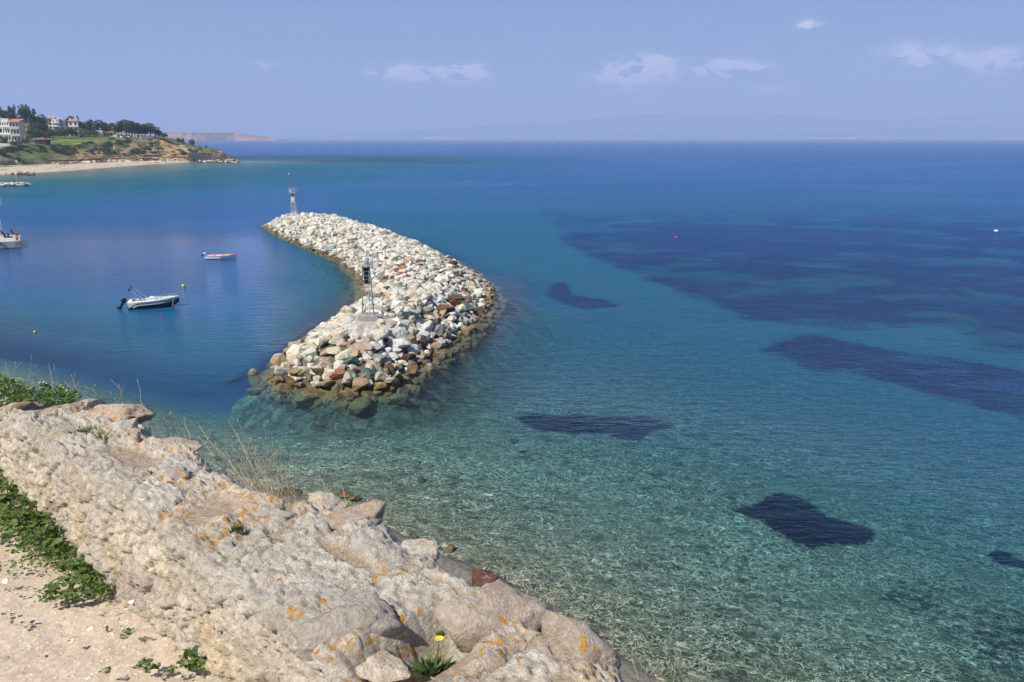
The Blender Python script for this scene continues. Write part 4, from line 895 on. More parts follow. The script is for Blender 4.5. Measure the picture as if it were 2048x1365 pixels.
# rows of control points: py and forward distance
def hl_col(px):
    p = [np.interp(px, hcx, hcp[:, k]) for k in range(6)]
    yw = at_z(px, p[0], 0)[1]; yb = max(at_z(px, p[1], 1.3)[1], yw + 4); tip = float(np.clip((474 - px) / 120, .12, 1))
    Y = [yw - 12, yw, yb, yb + 5 * tip, yb + 30 * tip, yb + 78 * tip, yb + 165 * tip, yb + 210 * tip]
    z = [-1.8, 0.0, CAMZ + ray(px, p[1])[2] / ray(px, p[1])[1] * yb]
    for k in (2, 3, 4, 5): z.append(CAMZ + ray(px, p[k])[2] / ray(px, p[k])[1] * Y[k + 1])
    z.append(z[-1] - 22 * tip if px > 330 else z[-1] - 6); return Y, z
cols_px = np.concatenate([np.linspace(-900, -20, 60), np.linspace(-16, 474, 420)]); rt = np.concatenate([np.linspace(0, 1, 4)[:-1], np.linspace(1, 2, 26)[:-1], np.linspace(2, 3, 26)[:-1], np.linspace(3, 4, 46)[:-1], np.linspace(4, 5, 40)[:-1], np.linspace(5, 6, 34)[:-1], np.linspace(6, 7, 8)])
HV, HS = [], []
for px in cols_px:
    Y, z = hl_col(px); yy = np.interp(rt, range(8), Y); zz = np.interp(rt, range(8), z)
    dx = ray(px, 300)[0] / ray(px, 300)[1]; HV.append(np.column_stack([dx * yy, yy, zz])); HS.append(np.column_stack([np.full(len(rt), px), rt]))
HV = np.concatenate(HV); HS = np.concatenate(HS); hp, ht = HS[:, 0], HS[:, 1]
Q = HV.copy(); cliffy = (1 - .55 * sstep(360, 400, hp)) * sstep(100, 150, hp) * sstep(1.95, 2.2, ht) * (1 - sstep(2.95, 3.25, ht)); slope = sstep(2.6, 3.1, ht) * (1 - sstep(3.8, 4.05, ht))
_zs = Q[:, 2] + .5 * n_w if False else Q[:, 2]; strat = fbm(np.column_stack([Q[:, 0] / 9, Q[:, 1] / 30, Q[:, 2] / .75]), 4, 101, .6); n_b = fbm(Q / 7, 5, 102, .55); n_s = fbm(Q / 2.2, 4, 103)
gul = np.abs(fbm(np.column_stack([Q[:, 0] / 10 + Q[:, 2] * .10, Q[:, 1] / 40, Q[:, 2] / 30]), 4, 104)); bare = sstep(318, 335, hp) * (1 - sstep(372, 380, hp))
HV[:, 1] += cliffy * (4.2 * np.round(strat * 4) / 4 + 2.2 * n_b) + slope * (3.5 * n_b + 1.0 * n_s - 8 * np.clip(.12 - gul, 0, 1) * 3) * sstep(90, 200, hp) + sstep(2.9, 3.2, ht) * (1 - sstep(3.9, 4, ht)) * 1.2 * n_s
HV[:, 2] += sstep(1.2, 2, ht) * (1 - sstep(2, 2.3, ht)) * .3 * n_s + slope * .9 * n_b + sstep(4, 4.4, ht) * .25 * n_b + cliffy * .3 * n_s
far_t = sstep(5.0, 5.6, ht); HV[:, 2] += far_t * 1.2 * n_b
mixv = lambda f, a, b: mixc(f, a, b)
sandc = mixv(sstep(.0, .5, n_s), A(.62, .51, .38), A(.56, .44, .32)); sandc = mixv(sstep(.25, .4, fbm(np.column_stack([hp / 30, ht * 16, hp * 0]), 3, 110)) * .6, sandc, A(.27, .22, .17))
sandc = mixv((1 - sstep(1.0, 1.12, ht)) * .7, sandc, A(.30, .24, .17))
clc = mixv(sstep(-.2, .35, strat), A(.42, .26, .13), A(.66, .46, .25)); clc = mixv(sstep(.2, .5, n_s), clc, A(.62, .52, .38)); clc = mixv(sstep(-.12, -.4, strat), clc, A(.14, .09, .055)); clc = mixv(sstep(350, 380, hp) * .6, clc, A(.56, .39, .22))
ora = mixv(sstep(-.3, .3, n_s), A(.52, .27, .11), A(.60, .38, .18))
grn = mixv(sstep(-.25, .3, n_b + .5 * n_s), A(.050, .060, .026), A(.15, .165, .065)); dry = mixv(sstep(-.2, .3, n_s), A(.22, .19, .12), A(.30, .25, .17)); lawn = mixv(sstep(-.3, .4, n_b), A(.105, .165, .035), A(.16, .22, .055)); lawn = mixv(sstep(.36, .44, fbm(Q[:, :2] / np.array([14, 4.0]), 3, 113)) * (np.abs(hp - 130) < 40), lawn, A(.42, .40, .05))
slc = mixv(sstep(-.15, .3, fbm(Q / 12, 4, 114)), grn, dry); slc = mixv(sstep(.10, .03, gul) * .75 * sstep(180, 230, hp), slc, A(.48, .30, .17)); slc = mixv(bare * sstep(-.35, .0, n_b + .25 - (ht - 3.2) * .7 + .3 * n_s) * (1 - sstep(3.9, 4, ht)), slc, ora)
slc = mixv(sstep(335, 360, hp) * sstep(-.05, .25, fbm(np.column_stack([hp / 9 + Q[:, 2] / 3, Q[:, 2] / 9, hp * 0]), 4, 119)) * (1 - sstep(3.85, 4, ht)) * .85, slc, mixv(.5 + n_s, A(.56, .40, .25), A(.46, .36, .25)))
slc = mixv((1 - sstep(150, 200, hp)) * sstep(.12, .3, fbm(Q / 9, 3, 115)) * sstep(3.5, 3.1, ht) * .9, slc, ora); slc = mixv((1 - sstep(120, 190, hp)) * sstep(-.2, .2, fbm(Q / 15, 3, 116)) * .7, slc, lawn * .8)
c = sandc; c = mixv(sstep(1.72, 1.9, ht + .06 * n_s) * (1 - sstep(180, 240, hp)) * sstep(-.1, .2, fbm(Q / 8, 3, 117)), c, lawn * .9); c = mixv(sstep(1.97, 2.06, ht), c, mixv(sstep(85, 125, hp + 14 * n_b), slc, clc)); c = mixv(sstep(2.85, 3.1, ht + .08 * n_s), c, slc); c = mixv(sstep(3.85, 4.05, ht + .06 * n_b), c, lawn)
c = mixv(sstep(4.9, 5.2, ht), c, mixv(sstep(-.3, .3, n_b), A(.05, .06, .025), A(.16, .14, .075)))
c = mixv(sstep(24, 18, hp) * sstep(3.75, 3.9, ht) * (1 - sstep(4.5, 4.7, ht)), c, A(.52, .50, .46))
hm_ = MT('headland_earth'); cc = hm_.attr('Col', 0); f_ = hm_.noise(1.1, 6, .7); cc = hm_.mix(hm_.ss(f_, .35, .68), hm_.mix(1.0, cc, (.70, .70, .68), 'MULTIPLY'), hm_.mix(1.0, cc, (1.15, 1.14, 1.10), 'MULTIPLY'))
tag(mesh_np('headland', HV, grid_faces(len(cols_px), len(rt))[:, ::-1], hm_.bsdf(cc, .95, hm_.bump(f_, .9, .5), spec=.1), smooth=True, cols={'Col': c}), kind='structure')
def hl_point(px, py, dY=0):
    """where the view ray through a pixel meets the headland"""
    Y, z = hl_col(px); d = ray(px, py)
    for y in np.arange(Y[1], Y[7], .5):
        if CAMZ + d[2] / d[1] * y <= np.interp(y, Y, z) and y > Y[1] + 1: return np.array([d[0] / d[1] * y, y, CAMZ + d[2] / d[1] * y])
    y = Y[6]; return np.array([d[0] / d[1] * y, y, z[6]])

# foliage: a crown is a cloud of small leaf clumps in lobes of uneven size
def leaf_cloud(lobes, n, size, seed, col, cvar=.35, up=.25):
    r_ = np.random.default_rng(seed); C = np.array([l[:3] for l in lobes], float); Rr = np.array([l[3:6] for l in lobes], float)
    w = (Rr.prod(1)) ** .67; k = r_.choice(len(lobes), n, p=w / w.sum()); d = r_.normal(size=(n, 3)); d /= np.linalg.norm(d, axis=1)[:, None]
    rad = r_.uniform(.25, 1, n) ** .4 * (1 + .22 * fbm(d * 2.3 + k[:, None] * 5, 3, seed)); p = C[k] + d * Rr[k] * rad[:, None]
    a = r_.normal(size=(n, 3)) + d * 1.2 + [0, 0, up]; a /= np.linalg.norm(a, axis=1)[:, None]; t = np.cross(a, r_.normal(size=(n, 3))); t /= np.linalg.norm(t, axis=1)[:, None]; b = np.cross(a, t)
    col = tuple(1.35 * v for v in col); s_ = size * r_.uniform(.5, 1.3, n)[:, None]; e = r_.uniform(.45, .9, n)[:, None]
    V = np.stack([p - t * s_, p - b * s_ * e, p + t * s_, p + b * s_ * e], 1).reshape(-1, 3); F = np.arange(4 * n).reshape(-1, 4)
    cl = np.array(col)[None] * (1 + cvar * fbm(p / (Rr.mean() * .7) + seed, 3, seed)[:, None] * 1.4) * r_.uniform(.75, 1.25, (n, 1)); return V, F, np.repeat(np.clip(cl, .004, .7), 4, 0)
def foliage_mat(name='foliage', rough=.75):
    m = MT(name); c = m.attr('Col', 0); p = m.n('ShaderNodeBsdfPrincipled', {'Base Color': c, 'Roughness': rough, 'Specular IOR Level': .2}); tr = m.n('ShaderNodeBsdfTranslucent', {'Color': m.mix(1.0, c, (1.2, 1.3, .7), 'MULTIPLY')})
    s_ = m.n('ShaderNodeMixShader', {0: .28, 1: p.outputs[0], 2: tr.outputs[0]}); m.t.links.new(s_.outputs[0], m.out.inputs[0]); return m.m
fol = foliage_mat(); bark = plain('bark', (.10, .075, .055), .9, var=.3)
CROWNS = {}
def crown_mesh(kind, var):
    key = (kind, var)
    if key in CROWNS: return CROWNS[key]
    r_ = random.Random(hash(kind) % 100 * 0 + len(kind) * 31 + var * 7); lobes = []
    if kind == 'pine':            # spreading stone or Aleppo pine, unit height 1, width 1
        for k in range(9): a = r_.uniform(0, 6.28); rr = r_.uniform(.1, .32); z = r_.uniform(.42, .86); lobes.append((rr * math.cos(a), rr * math.sin(a), z, r_.uniform(.14, .24), r_.uniform(.14, .24), r_.uniform(.08, .15)))
        col = (.042, .058, .022)
    elif kind == 'tall':
        for k in range(10): z = .18 + .078 * k; w = .36 * (1 - (z - .15) ** 1.5) + .05; a = r_.uniform(0, 6.28); lobes.append((w * .4 * math.cos(a), w * .4 * math.sin(a), z, w * .6, w * .6, .10))
        col = (.040, .052, .024)
    elif kind == 'round':
        for k in range(8): a = r_.uniform(0, 6.28); rr = r_.uniform(.05, .26); z = r_.uniform(.40, .78); lobes.append((rr * math.cos(a), rr * math.sin(a), z, r_.uniform(.18, .28), r_.uniform(.18, .28), r_.uniform(.14, .22)))
        col = (.050, .075, .025)
    elif kind == 'bare':
        for k in range(8): a = r_.uniform(0, 6.28); rr = r_.uniform(.1, .3); z = r_.uniform(.45, .85); lobes.append((rr * math.cos(a), rr * math.sin(a), z, .2, .2, .14))
        col = (.17, .115, .085)
    else:
        for k in range(8): a = r_.uniform(0, 6.28); rr = r_.uniform(.05, .3); lobes.append((rr * math.cos(a), rr * math.sin(a), r_.uniform(.25, .6), r_.uniform(.18, .3), r_.uniform(.18, .3), r_.uniform(.2, .35)))
        col = (.060, .072, .032)
    V, F, C = leaf_cloud(lobes, 1500 if kind != 'bare' else 600, .032, 300 + var, col); CROWNS[key] = (V, F, C); return CROWNS[key]
TREE_PROTO = {}
def tree(kind, px, py, h_px, w_px, label, group, cat='tree', tint=1.0):
    q = hl_point(px, py); h = h_px / FPX * q[1]; w = w_px / FPX * q[1]; var = int(rng.integers(3)); key = (kind, var, round(tint, 1))
    name = {'pine': 'pine_tree', 'tall': 'conifer_tree', 'round': 'garden_tree', 'bare': 'bare_tree', 'bush': 'bush'}[kind]
    if key not in TREE_PROTO:
        V, F, C = crown_mesh(kind, var); t = empty(name); cr = mesh_np('crown' if kind != 'bush' else 'foliage', V, F, fol, t, cols={'Col': C * tint}); cr.rotation_euler.z = rng.uniform(0, 6)
        m = MB(); m.tube((0, 0, -.1), (.01, .01, .5), .03, .018, 7)
        for a in range(5): m.tube((.005, .005, .3 + .04 * a), (.22 * math.cos(a * 1.3), .22 * math.sin(a * 1.3), .55 + .05 * a), .012, .005, 5)
        m.build('trunk' if kind != 'bush' else 'stem', bark, t); TREE_PROTO[key] = t
    else:
        p_ = TREE_PROTO[key]; t = p_.copy(); COL.objects.link(t)
        for ch_ in list(p_.children): c2 = ch_.copy(); COL.objects.link(c2); c2.parent = t
    t.location = q - [0, 0, .2]; t.scale = (w, w, h); t.rotation_euler = (0, 0, 0); tag(t, label, cat, group); return t
G1 = 'dark trees on the hill above the houses'; G2 = 'pines in the dense row along the headland ridge'; G3 = 'round trees on the lawn'
for k, (px, b, tp, w) in enumerate([(5, 262, 213, 30), (14, 262, 224, 20), (24, 264, 216, 22), (34, 266, 215, 24), (54, 266, 214, 40), (72, 266, 221, 24), (88, 268, 229, 36), (44, 268, 237, 34), (65, 270, 240, 40), (92, 272, 246, 20), (14, 266, 234, 36), (80, 276, 247, 30), (100, 279, 262, 18), (-20, 262, 212, 36), (-50, 262, 216, 40), (33, 270, 243, 30)]):
    tree('tall' if k in (1, 2, 3, 5) else 'round', px, b, (b - tp) * 1.06, w * 1.05, 'dark tree in the wooded hillside above the left houses' if k not in (4, 2, 3, 5, 6) else {4: 'tallest broad dark tree on the hilltop skyline', 2: 'narrow pointed tree on the left skyline', 3: 'slim conifer left of the tallest broad tree', 5: 'slim pointed tree right of the tallest broad tree', 6: 'dark tree just left of the white terraced houses'}[k], G1, tint=.8)
for k, (px, b, tp, w) in enumerate([(145, 268, 237, 22), (159, 268, 239, 13), (166, 274, 249, 26), (180, 273, 247, 26), (195, 273, 246, 28), (209, 273, 248, 26), (222, 273, 251, 24), (236, 274, 252, 26), (244, 274, 247, 26), (253, 274, 244, 32), (265, 275, 247, 30), (277, 275, 250, 26), (290, 275, 252, 28), (301, 275, 250, 32), (310, 277, 258, 24), (318, 279, 264, 20), (230, 273, 257, 22), (270, 275, 259, 24), (186, 273, 259, 22), (327, 279, 268, 16), (284, 275, 261, 24), (258, 274, 258, 24), (173, 274, 257, 22)]):
    lb = {0: 'dark pine behind the white house with orange roof', 1: 'slim dark tree right of the white house with orange roof', 9: 'tallest pine of the ridge row', 13: 'last tall pine of the ridge row, leaning towards the point', 15: 'small pine at the seaward end of the ridge row'}.get(k, 'one of the dark green pines in the dense row on the headland ridge')
    tree('tall' if k in (1,) else 'pine', px, b, (b - tp) * 1.22, w * 1.25, lb, G2)
for k, (kd, px, b, tp, w, lb) in enumerate([('round', 80, 281, 258, 30, 'broad dark tree behind the wooden hut'), ('round', 62, 280, 259, 26, 'dark tree behind the palms'), ('round', 106, 276.5, 259, 22, 'round tree at the left of the lawn row'), ('round', 120, 277.5, 261, 16, 'small olive green tree in the lawn row'), ('round', 130, 277, 257, 26, 'biggest round tree of the lawn row'), ('round', 142, 277, 257, 22, 'round tree right of the biggest one on the lawn'), ('round', 150, 276.5, 260, 16, 'round tree below the white house'), ('bare', 168, 280, 258, 26, 'brown leafless tree standing alone on the lawn'), ('round', 192, 276, 263, 18, 'bushy tree near the pavilion with white roof'), ('round', 180, 275, 261, 18, 'pale green tree beside the lamp post')]):
    tree(kd, px, b, (b - tp) * 1.12, w, lb, G3)
for k, (px, b, tp, w, lb) in enumerate([(12, 287.5, 273, 22, 'green bush below the white arcaded house'), (49, 287, 276, 18, 'green bush left of the palm tree'), (26, 289, 281, 18, 'left piece of the low hedge by the car park'), (36, 288, 280, 18, 'right piece of the low hedge by the car park'), (107, 303, 287, 24, 'dark bush on the slope right of the hut'), (214, 273.5, 266.5, 8, 'clipped round bush in front of the small house'), (4, 312, 296, 30, 'dark purple brown bush at the left end of the slope'), (35, 322, 313, 20, 'dark low bush above the beach sign'), (357, 285, 274, 11, 'first small tree standing on the point'), (367, 288, 276.5, 11, 'second small tree standing on the point'), (386, 291, 278.5, 18, 'largest wind-blown tree standing on the point'), (400, 292, 287, 5, 'tiny shrub near the point'), (412, 296, 289, 6, 'leafless shrub near the point')]):
    tree('bush', px, b, (b - tp) * 1.15, w, lb, None, 'bush' if k < 8 else 'tree')
# scrub of the slopes, one mass
r_ = np.random.default_rng(5); lob = []
for _ in range(620):
    px = r_.uniform(-120, 440); py = np.interp(px, hcx, hcp[:, 2]) + (np.interp(px, hcx, hcp[:, 3]) - np.interp(px, hcx, hcp[:, 2])) * r_.beta(1.4, 1.7)
    if 322 < px < 350 and r_.random() < .85: continue
    if px < 200 and r_.random() < .55: continue
    n_ = fbm(np.array([[px / 22 + py / 12, py / 14, 0]]), 3, 3)[0]
    if n_ < -.12: continue
    q = hl_point(px, py); s_ = r_.uniform(.8, 2.2) * (.55 if px > 380 else 1); lob.append((q[0], q[1], q[2] + .2, s_ * 1.3, s_, s_ * .62))
V, F, C = leaf_cloud(lob, 30000, .34, 77, (.046, .058, .028), .6)
tag(mesh_np('scrub', V, F, fol, cols={'Col': C}), 'dark green scrub covering the slope above the low cliff', 'scrub', kind='stuff')
# fallen blocks along the foot of the cliff
SV, SF, SC = [], [], []; base = 0
for _ in range(300):
    px = r_.uniform(100, 470); b = np.interp(px, hcx, hcp[:, 1]); q = hl_point(px, b - r_.uniform(-.5, 2.0)) if px < 420 else at_z(px, np.interp(px, hcx, hcp[:, 0]) - r_.uniform(0, 1.5), .2); V, F = VAR[int(r_.integers(40))]
    W = V * r_.uniform(.5, 1.9) * np.array([1.2, 1, .7]) + q; SV.append(W); SF.append(F + base); base += len(W); SC.append(np.repeat(rock_col(None, random.choice(['cream', 'tan', 'white', 'tan', 'pinkish', 'brown']))[None], len(W), 0))
tag(mesh_np('fallen_rubble', np.concatenate(SV), np.concatenate(SF), rock_mat, cols={'Col': np.concatenate(SC)}), 'pale fallen rock along the foot of the headland cliff', 'rubble', kind='stuff')

# houses
wht = plain('whitewash', (.80, .79, .76), .8, var=.05, sc=1); crm = plain('cream_render', (.66, .58, .45), .85, var=.08, sc=1); tile = plain('clay_tiles', (.46, .19, .10), .85, var=.2, sc=2); glass = plain('dark_window', (.02, .025, .035), .2); brn = plain('brown_render', (.30, .20, .16), .85, var=.15, sc=1); brick = plain('orange_wall', (.50, .18, .08), .9, var=.15, sc=2); grw = plain('grey_render', (.50, .49, .50), .85, sc=1); maroon = plain('maroon_roof', (.24, .07, .06), .8); dwood = plain('dark_wood', (.035, .022, .018), .8)
def at_obj(px, py, Y): return at_y(px, py, Y)
def house(name, px0, px1, pyt, pyb, label, wall_m=None, dep=8, storeys=2, nwin=3, roof='flat', arches=False, balcony=True, rz=8, cat='house', group=None, chim=0, lift=0):
    q = hl_point((px0 + px1) / 2, pyb); Y = q[1] + 2; W = (px1 - px0) / FPX * Y; H = (pyb - pyt) / FPX * Y; wall_m = wall_m or wht
    c = at_y((px0 + px1) / 2, pyb, Y); h = empty(name, (c[0], c[1], c[2] - .3), R(rz), label, cat, group); H += .3
    MB().box((0, dep / 2, H / 2 - 1.5), (W, dep, H + 3)).build('wall', wall_m, h)
    sh = H / storeys
    for s_ in range(storeys):
        z0 = s_ * sh + .25 * sh
        for k in range(nwin):
            x = -W / 2 + W * (k + .5) / nwin; ww = W / nwin * .42; wh = sh * .52
            m = MB()
            if arches and s_ == storeys - 1:
                pts = [(x - ww * .6, z0 - .2), (x + ww * .6, z0 - .2)] + [(x + ww * .6 * math.cos(a), z0 + wh * .6 + ww * .6 * math.sin(a)) for a in np.linspace(0, math.pi, 9)]
                m.add([(a, -.05, b) for a, b in pts], [tuple(range(len(pts)))]); m.add([(a, .1, b) for a, b in pts], [tuple(range(len(pts)))[::-1]])
            else: m.box((x, -.02, z0 + wh / 2), (ww, .1, wh))
            f = m.build('window', glass, h)
            if not (arches and s_ == storeys - 1): MB().box((x, -.10, z0 - .05), (ww * 1.25, .2, .09)).build('sill', wht, f)
    if balcony:
        for s_ in range(1, storeys): b = MB().box((0, -.75, s_ * sh + .05), (W * .96, 1.5, .16)).build('balcony', wht, h); MB().box((0, -1.47, s_ * sh + .6), (W * .96, .07, .9)).build('parapet', wht if wall_m is wht else grw, b)
    if roof == 'flat': MB().box((0, dep / 2, H + .22), (W + .15, dep + .15, .45)).build('parapet', wall_m, h)
    elif roof == 'hip':
        m = MB().box((0, dep / 2, H + .75), (W + 1.2, dep + 1.2, 1.5), taper=.25); rf = m.build('roof', tile, h)
    elif roof == 'shed': m = MB().box((0, dep / 2 - .4, H + .6), (W + 1.2, dep + 1.6, .28), rx=R(12)); rf = m.build('roof', tile, h)
    for k in range(chim): x = (-.35 + .7 * k / max(1, chim - 1)) * W if chim > 1 else .2 * W; MB().box((x, dep * .35, H + 1.2), (.7, .7, 1.9)).build('chimney', wht, h)
    return h
house('white_house', -14, 9, 243, 283, 'white house with tall arch at the very left edge', storeys=3, nwin=2, arches=True, roof='hip', chim=1)
house('white_house', 9, 22, 242, 284, 'white three-storey house with a row of small arches', storeys=3, nwin=3, arches=True)
house('terrace_house', 24, 41, 246, 285, 'cream house with long orange shed roof and planted balconies', crm, storeys=3, nwin=3, roof='shed')
house('brown_house', 43, 61, 250, 274, 'brown house with two grey balconies above an orange wall', brn, storeys=2, nwin=3, rz=5)
house('orange_annex', 45, 56, 262, 276, 'low annex with orange wall under the brown house', brick, storeys=1, nwin=1, balcony=False)
house('villa', 12, 18, 224, 234, 'small villa with orange roof among the hilltop trees', storeys=1, nwin=1, roof='hip', balcony=False)
house('cream_house', 60, 68, 250, 258, 'small cream house half hidden among the trees', crm, storeys=1, nwin=2, balcony=False)
house('cream_block', 97, 107, 239, 258, 'cream block at the left end of the white terraces', crm, storeys=3, nwin=1, roof='hip', chim=2, balcony=False)
house('white_terrace', 106, 118, 241, 260, 'leftmost white terrace block with blue shutters', storeys=3, nwin=2, chim=2, group='white terraced blocks'); house('white_terrace', 118, 127, 243, 261, 'white terrace block in the middle with a tiled ridge', storeys=3, nwin=2, roof='shed', chim=1, group='white terraced blocks'); house('white_terrace', 127, 139, 245, 261, 'grey white terrace block right of the middle', grw, storeys=3, nwin=3, group='white terraced blocks')
house('white_house', 141, 158, 245, 275, 'tall white house with orange hip roof and two balconies at the right end', storeys=3, nwin=2, roof='hip', chim=2, rz=14)
house('small_house', 208, 226, 265.5, 274, 'small pale house with orange roof behind the lawn', crm, storeys=1, nwin=3, roof='shed', balcony=False, dep=6)
# wooden hut
q = hl_point(82, 288.5); S = q[1] / FPX; hut = empty('wooden_hut', tuple(q), R(6), 'dark wooden hut with maroon hip roof at the edge of the lawn', 'hut')
MB().box((0, 2.5, 1.2), (22 * S, 5, 2.9)).build('wall', dwood, hut); MB().box((0, 2.5, 3.2), (26 * S, 6.6, 1.3), taper=.12).build('roof', maroon, hut)
for x in (-1.7, 1.5): f = MB().box((x, -.03, 1.5), (1.5, .1, .9)).build('window', plain('pale_window', (.22, .26, .32), .2), hut); MB().box((x, -.09, 1.02), (1.7, .1, .08)).build('sill', dwood, f)
# pavilion with white roof
q = hl_point(197, 274); S = q[1] / FPX; pv = empty('pavilion', tuple(q), 0, 'open pavilion with flat white roof in front of the pines', 'pavilion'); MB().box((0, 2, 3.9), (18 * S, 4, .35)).build('roof', wht, pv)
for x in (-8, -3, 3, 8): MB().tube((x * S, .3, -.3), (x * S, .3, 3.8), .09).build('post', steel_w, pv)
for (px, b, t_, lb) in ((176.5, 273.5, 251, 'lamp post left of the pavilion'), (201.5, 273.5, 254.5, 'lamp post just behind the pavilion roof'), (226, 273.5, 252.5, 'lamp post beside the small house')):
    q = hl_point(px, b); h = (b - t_) / FPX * q[1]; lp = empty('lamp_post', tuple(q - [0, .4, .2]), 0, 'tall pale ' + lb, 'lamp post', 'lamp posts along the lawn'); MB().tube((0, 0, 0), (0, 0, h), .14, .09).build('pole', grey_p, lp); MB().path([(0, 0, h * .82), (.8, 0, h * .82)], .05).build('arm', grey_p, lp); MB().lathe([(.05, -.3), (.3, -.2), (.32, 0), (.1, .15)], (.95, 0, h * .80), 10).build('lamp_head', white_p, lp, True)
for (a, b, y, h, lb) in ((226, 235, 273, 1.3, 'short white garden wall right of the small house'), (241, 258, 274.2, .8, 'white wall at the cliff edge, middle piece'), (281, 315, 275.6, 1.0, 'longest white wall at the cliff edge')):
    p0 = hl_point(a, y + 1.0); p1 = hl_point(b, y + 1.0); d = p1 - p0; wl = empty('white_wall', tuple(p0), math.atan2(d[1], d[0]), lb, 'wall', 'white walls at the cliff edge'); Ln = math.hypot(d[0], d[1]); MB().box((Ln / 2, 0, h / 2 - .3), (Ln, .35, h + .6)).build('wall_body', wht, wl); MB().box((Ln / 2, 0, h + .05), (Ln + .1, .5, .1)).build('coping', wht, wl)
for px, w, lb in ((267.5, 1.1, 'white gate pillar left'), (272, 1.4, 'white gate pillar right')):
    q = hl_point(px, 275); g = empty('gate_pillar', tuple(q), 0, lb + ' at the cliff edge', 'pillar', 'white gate pillars'); MB().box((0, 0, .6), (w * .85, .8, 2.2)).build('shaft', wht, g); MB().box((0, 0, 1.78), (w, .95, .16)).build('cap', wht, g)
def car(px, py, mat, label, rz=0):
    q = hl_point(px, py); c = empty('parked_car', tuple(q + [0, 0, .05]), R(rz), label, 'car', 'cars parked by the houses'); sec = []
    for x, z0, z1, w in ((-2.1, .35, .75, .75), (-1.9, .25, .95, .85), (-1.2, .22, 1.0, .88), (.9, .22, .98, .88), (1.8, .25, .82, .84), (2.1, .35, .62, .72)): sec.append([(x, -w, z0), (x, w, z0), (x, w, z1), (x, -w, z1)])
    MB().loft(sec, True, True).build('body', mat, c); MB().loft([[(x, -w, .95), (x, w, .95), (x * .98, w * .9, z), (x * .98, -w * .9, z)] for x, z, w in ((-1.75, .97, .8), (-1.2, 1.42, .78), (.25, 1.45, .78), (1.0, .98, .8))], True, True).build('cabin', glass, c)
    for x in (-1.3, 1.35):
        for y in (-.88, .88): MB().tube((x, y - .1, .32), (x, y + .1, .32), .33, n=14).build('wheel', black_p, c)
car(8, 287, navy_p, 'dark blue car parked below the white arcaded house', 10); car(39, 284, white_p, 'white car parked behind the hedge', -20)
# palms and agaves
for (px, b, t_, w, lb) in ((57, 289, 262, 18, 'palm tree with yellowish fronds left of the hut'), (91, 281, 262, 14, 'palm behind the hut with pale fronds')):
    q = hl_point(px, b); h = (b - t_) / FPX * q[1]; pt = empty('palm_tree', tuple(q), 0, lb, 'palm'); MB().tube((0, 0, -.3), (0, 0, h * .62), .32, .24, 9).build('trunk', bark, pt); V, F, C = [], [], []
    for k in range(34):
        a = k * 2.4; el = R(80 - 3.6 * k); pr = np.array([0, 0, h * .62]); Ln = w / FPX * q[1] * .62; bs = len(V)
        for j in range(7):
            u = j / 6; e = el - u * 1.3; p = np.array([math.cos(a) * math.cos(e) * Ln * u, math.sin(a) * math.cos(e) * Ln * u, h * .62 + math.sin(e) * Ln * u * .8]); side = np.array([-math.sin(a), math.cos(a), 0]) * .28 * (1 - .8 * abs(u - .4)); V += [p - side, p + side]; C += [(.20, .19, .075)] * 2 if k % 3 else [(.34, .28, .14)] * 2
        for j in range(6): F.append((bs + 2 * j, bs + 2 * j + 1, bs + 2 * j + 3, bs + 2 * j + 2))
    mesh_np('fronds', V, np.array(F), fol, pt, cols={'Col': np.array(C)})
for k, (px, b, w) in enumerate([(66, 297, 16), (78, 293, 14), (57, 295, 12), (8, 297, 10)]):
    q = hl_point(px, b); V, F = [], []; Ln = w / FPX * q[1] * .5; ag = empty('agave', tuple(q), 0, ['large blue grey agave clump left below the hut', 'blue grey agaves right below the hut', 'smaller agave clump at the left of the big one', 'blue grey agave near the left edge'][k], 'agave')
    for j in range(60):
        a = j * 2.4; el = R(20 + 60 * random.random()); c0 = np.array([random.uniform(-1, 1) * Ln * .6, random.uniform(-.5, .5) * Ln * .6, 0]); p = c0 + Ln * .55 * np.array([math.cos(a) * math.cos(el), math.sin(a) * math.cos(el), math.sin(el)]); sd = np.array([-math.sin(a), math.cos(a), 0]) * .13; bs = len(V); V += [c0 - sd, c0 + sd, p]; F.append((bs, bs + 1, bs + 2))
    mesh_np('leaves', V, np.array(F), fol, ag, cols={'Col': np.tile([[.17, .22, .21]], (len(V), 1))})
# beach furniture
q = hl_point(32, 327.5); sgn = empty('beach_sign', tuple(q), 0, 'pale blue information board with red brown top behind the beach', 'sign'); MB().box((0, 0, 1.0), (1.9, .12, 1.1)).build('board', plain('pale_blue', (.45, .62, .80), .6), sgn); MB().box((0, 0, 1.85), (2.0, .14, .55)).build('header', plain('sign_red', (.30, .06, .06), .6), sgn)
for x in (-.8, .8): MB().tube((x, .08, -.2), (x, .08, 1.6), .06).build('post', steel, sgn)
for px, cm, nm in ((12.5, (.08, .45, .12), 'green'), (16.5, (.03, .13, .50), 'blue')):
    q = hl_point(px, 328.5); b = empty('litter_bin', tuple(q), 0, '%s wheeled bin behind the beach' % nm, 'bin', 'bins behind the beach'); MB().box((0, 0, .55), (.95, .8, 1.1), taper=1.12).build('body', plain('bin_' + nm, cm, .5), b); MB().box((0, 0, 1.16), (1.15, .95, .12)).build('lid', plain('bin_' + nm, cm, .5), b)
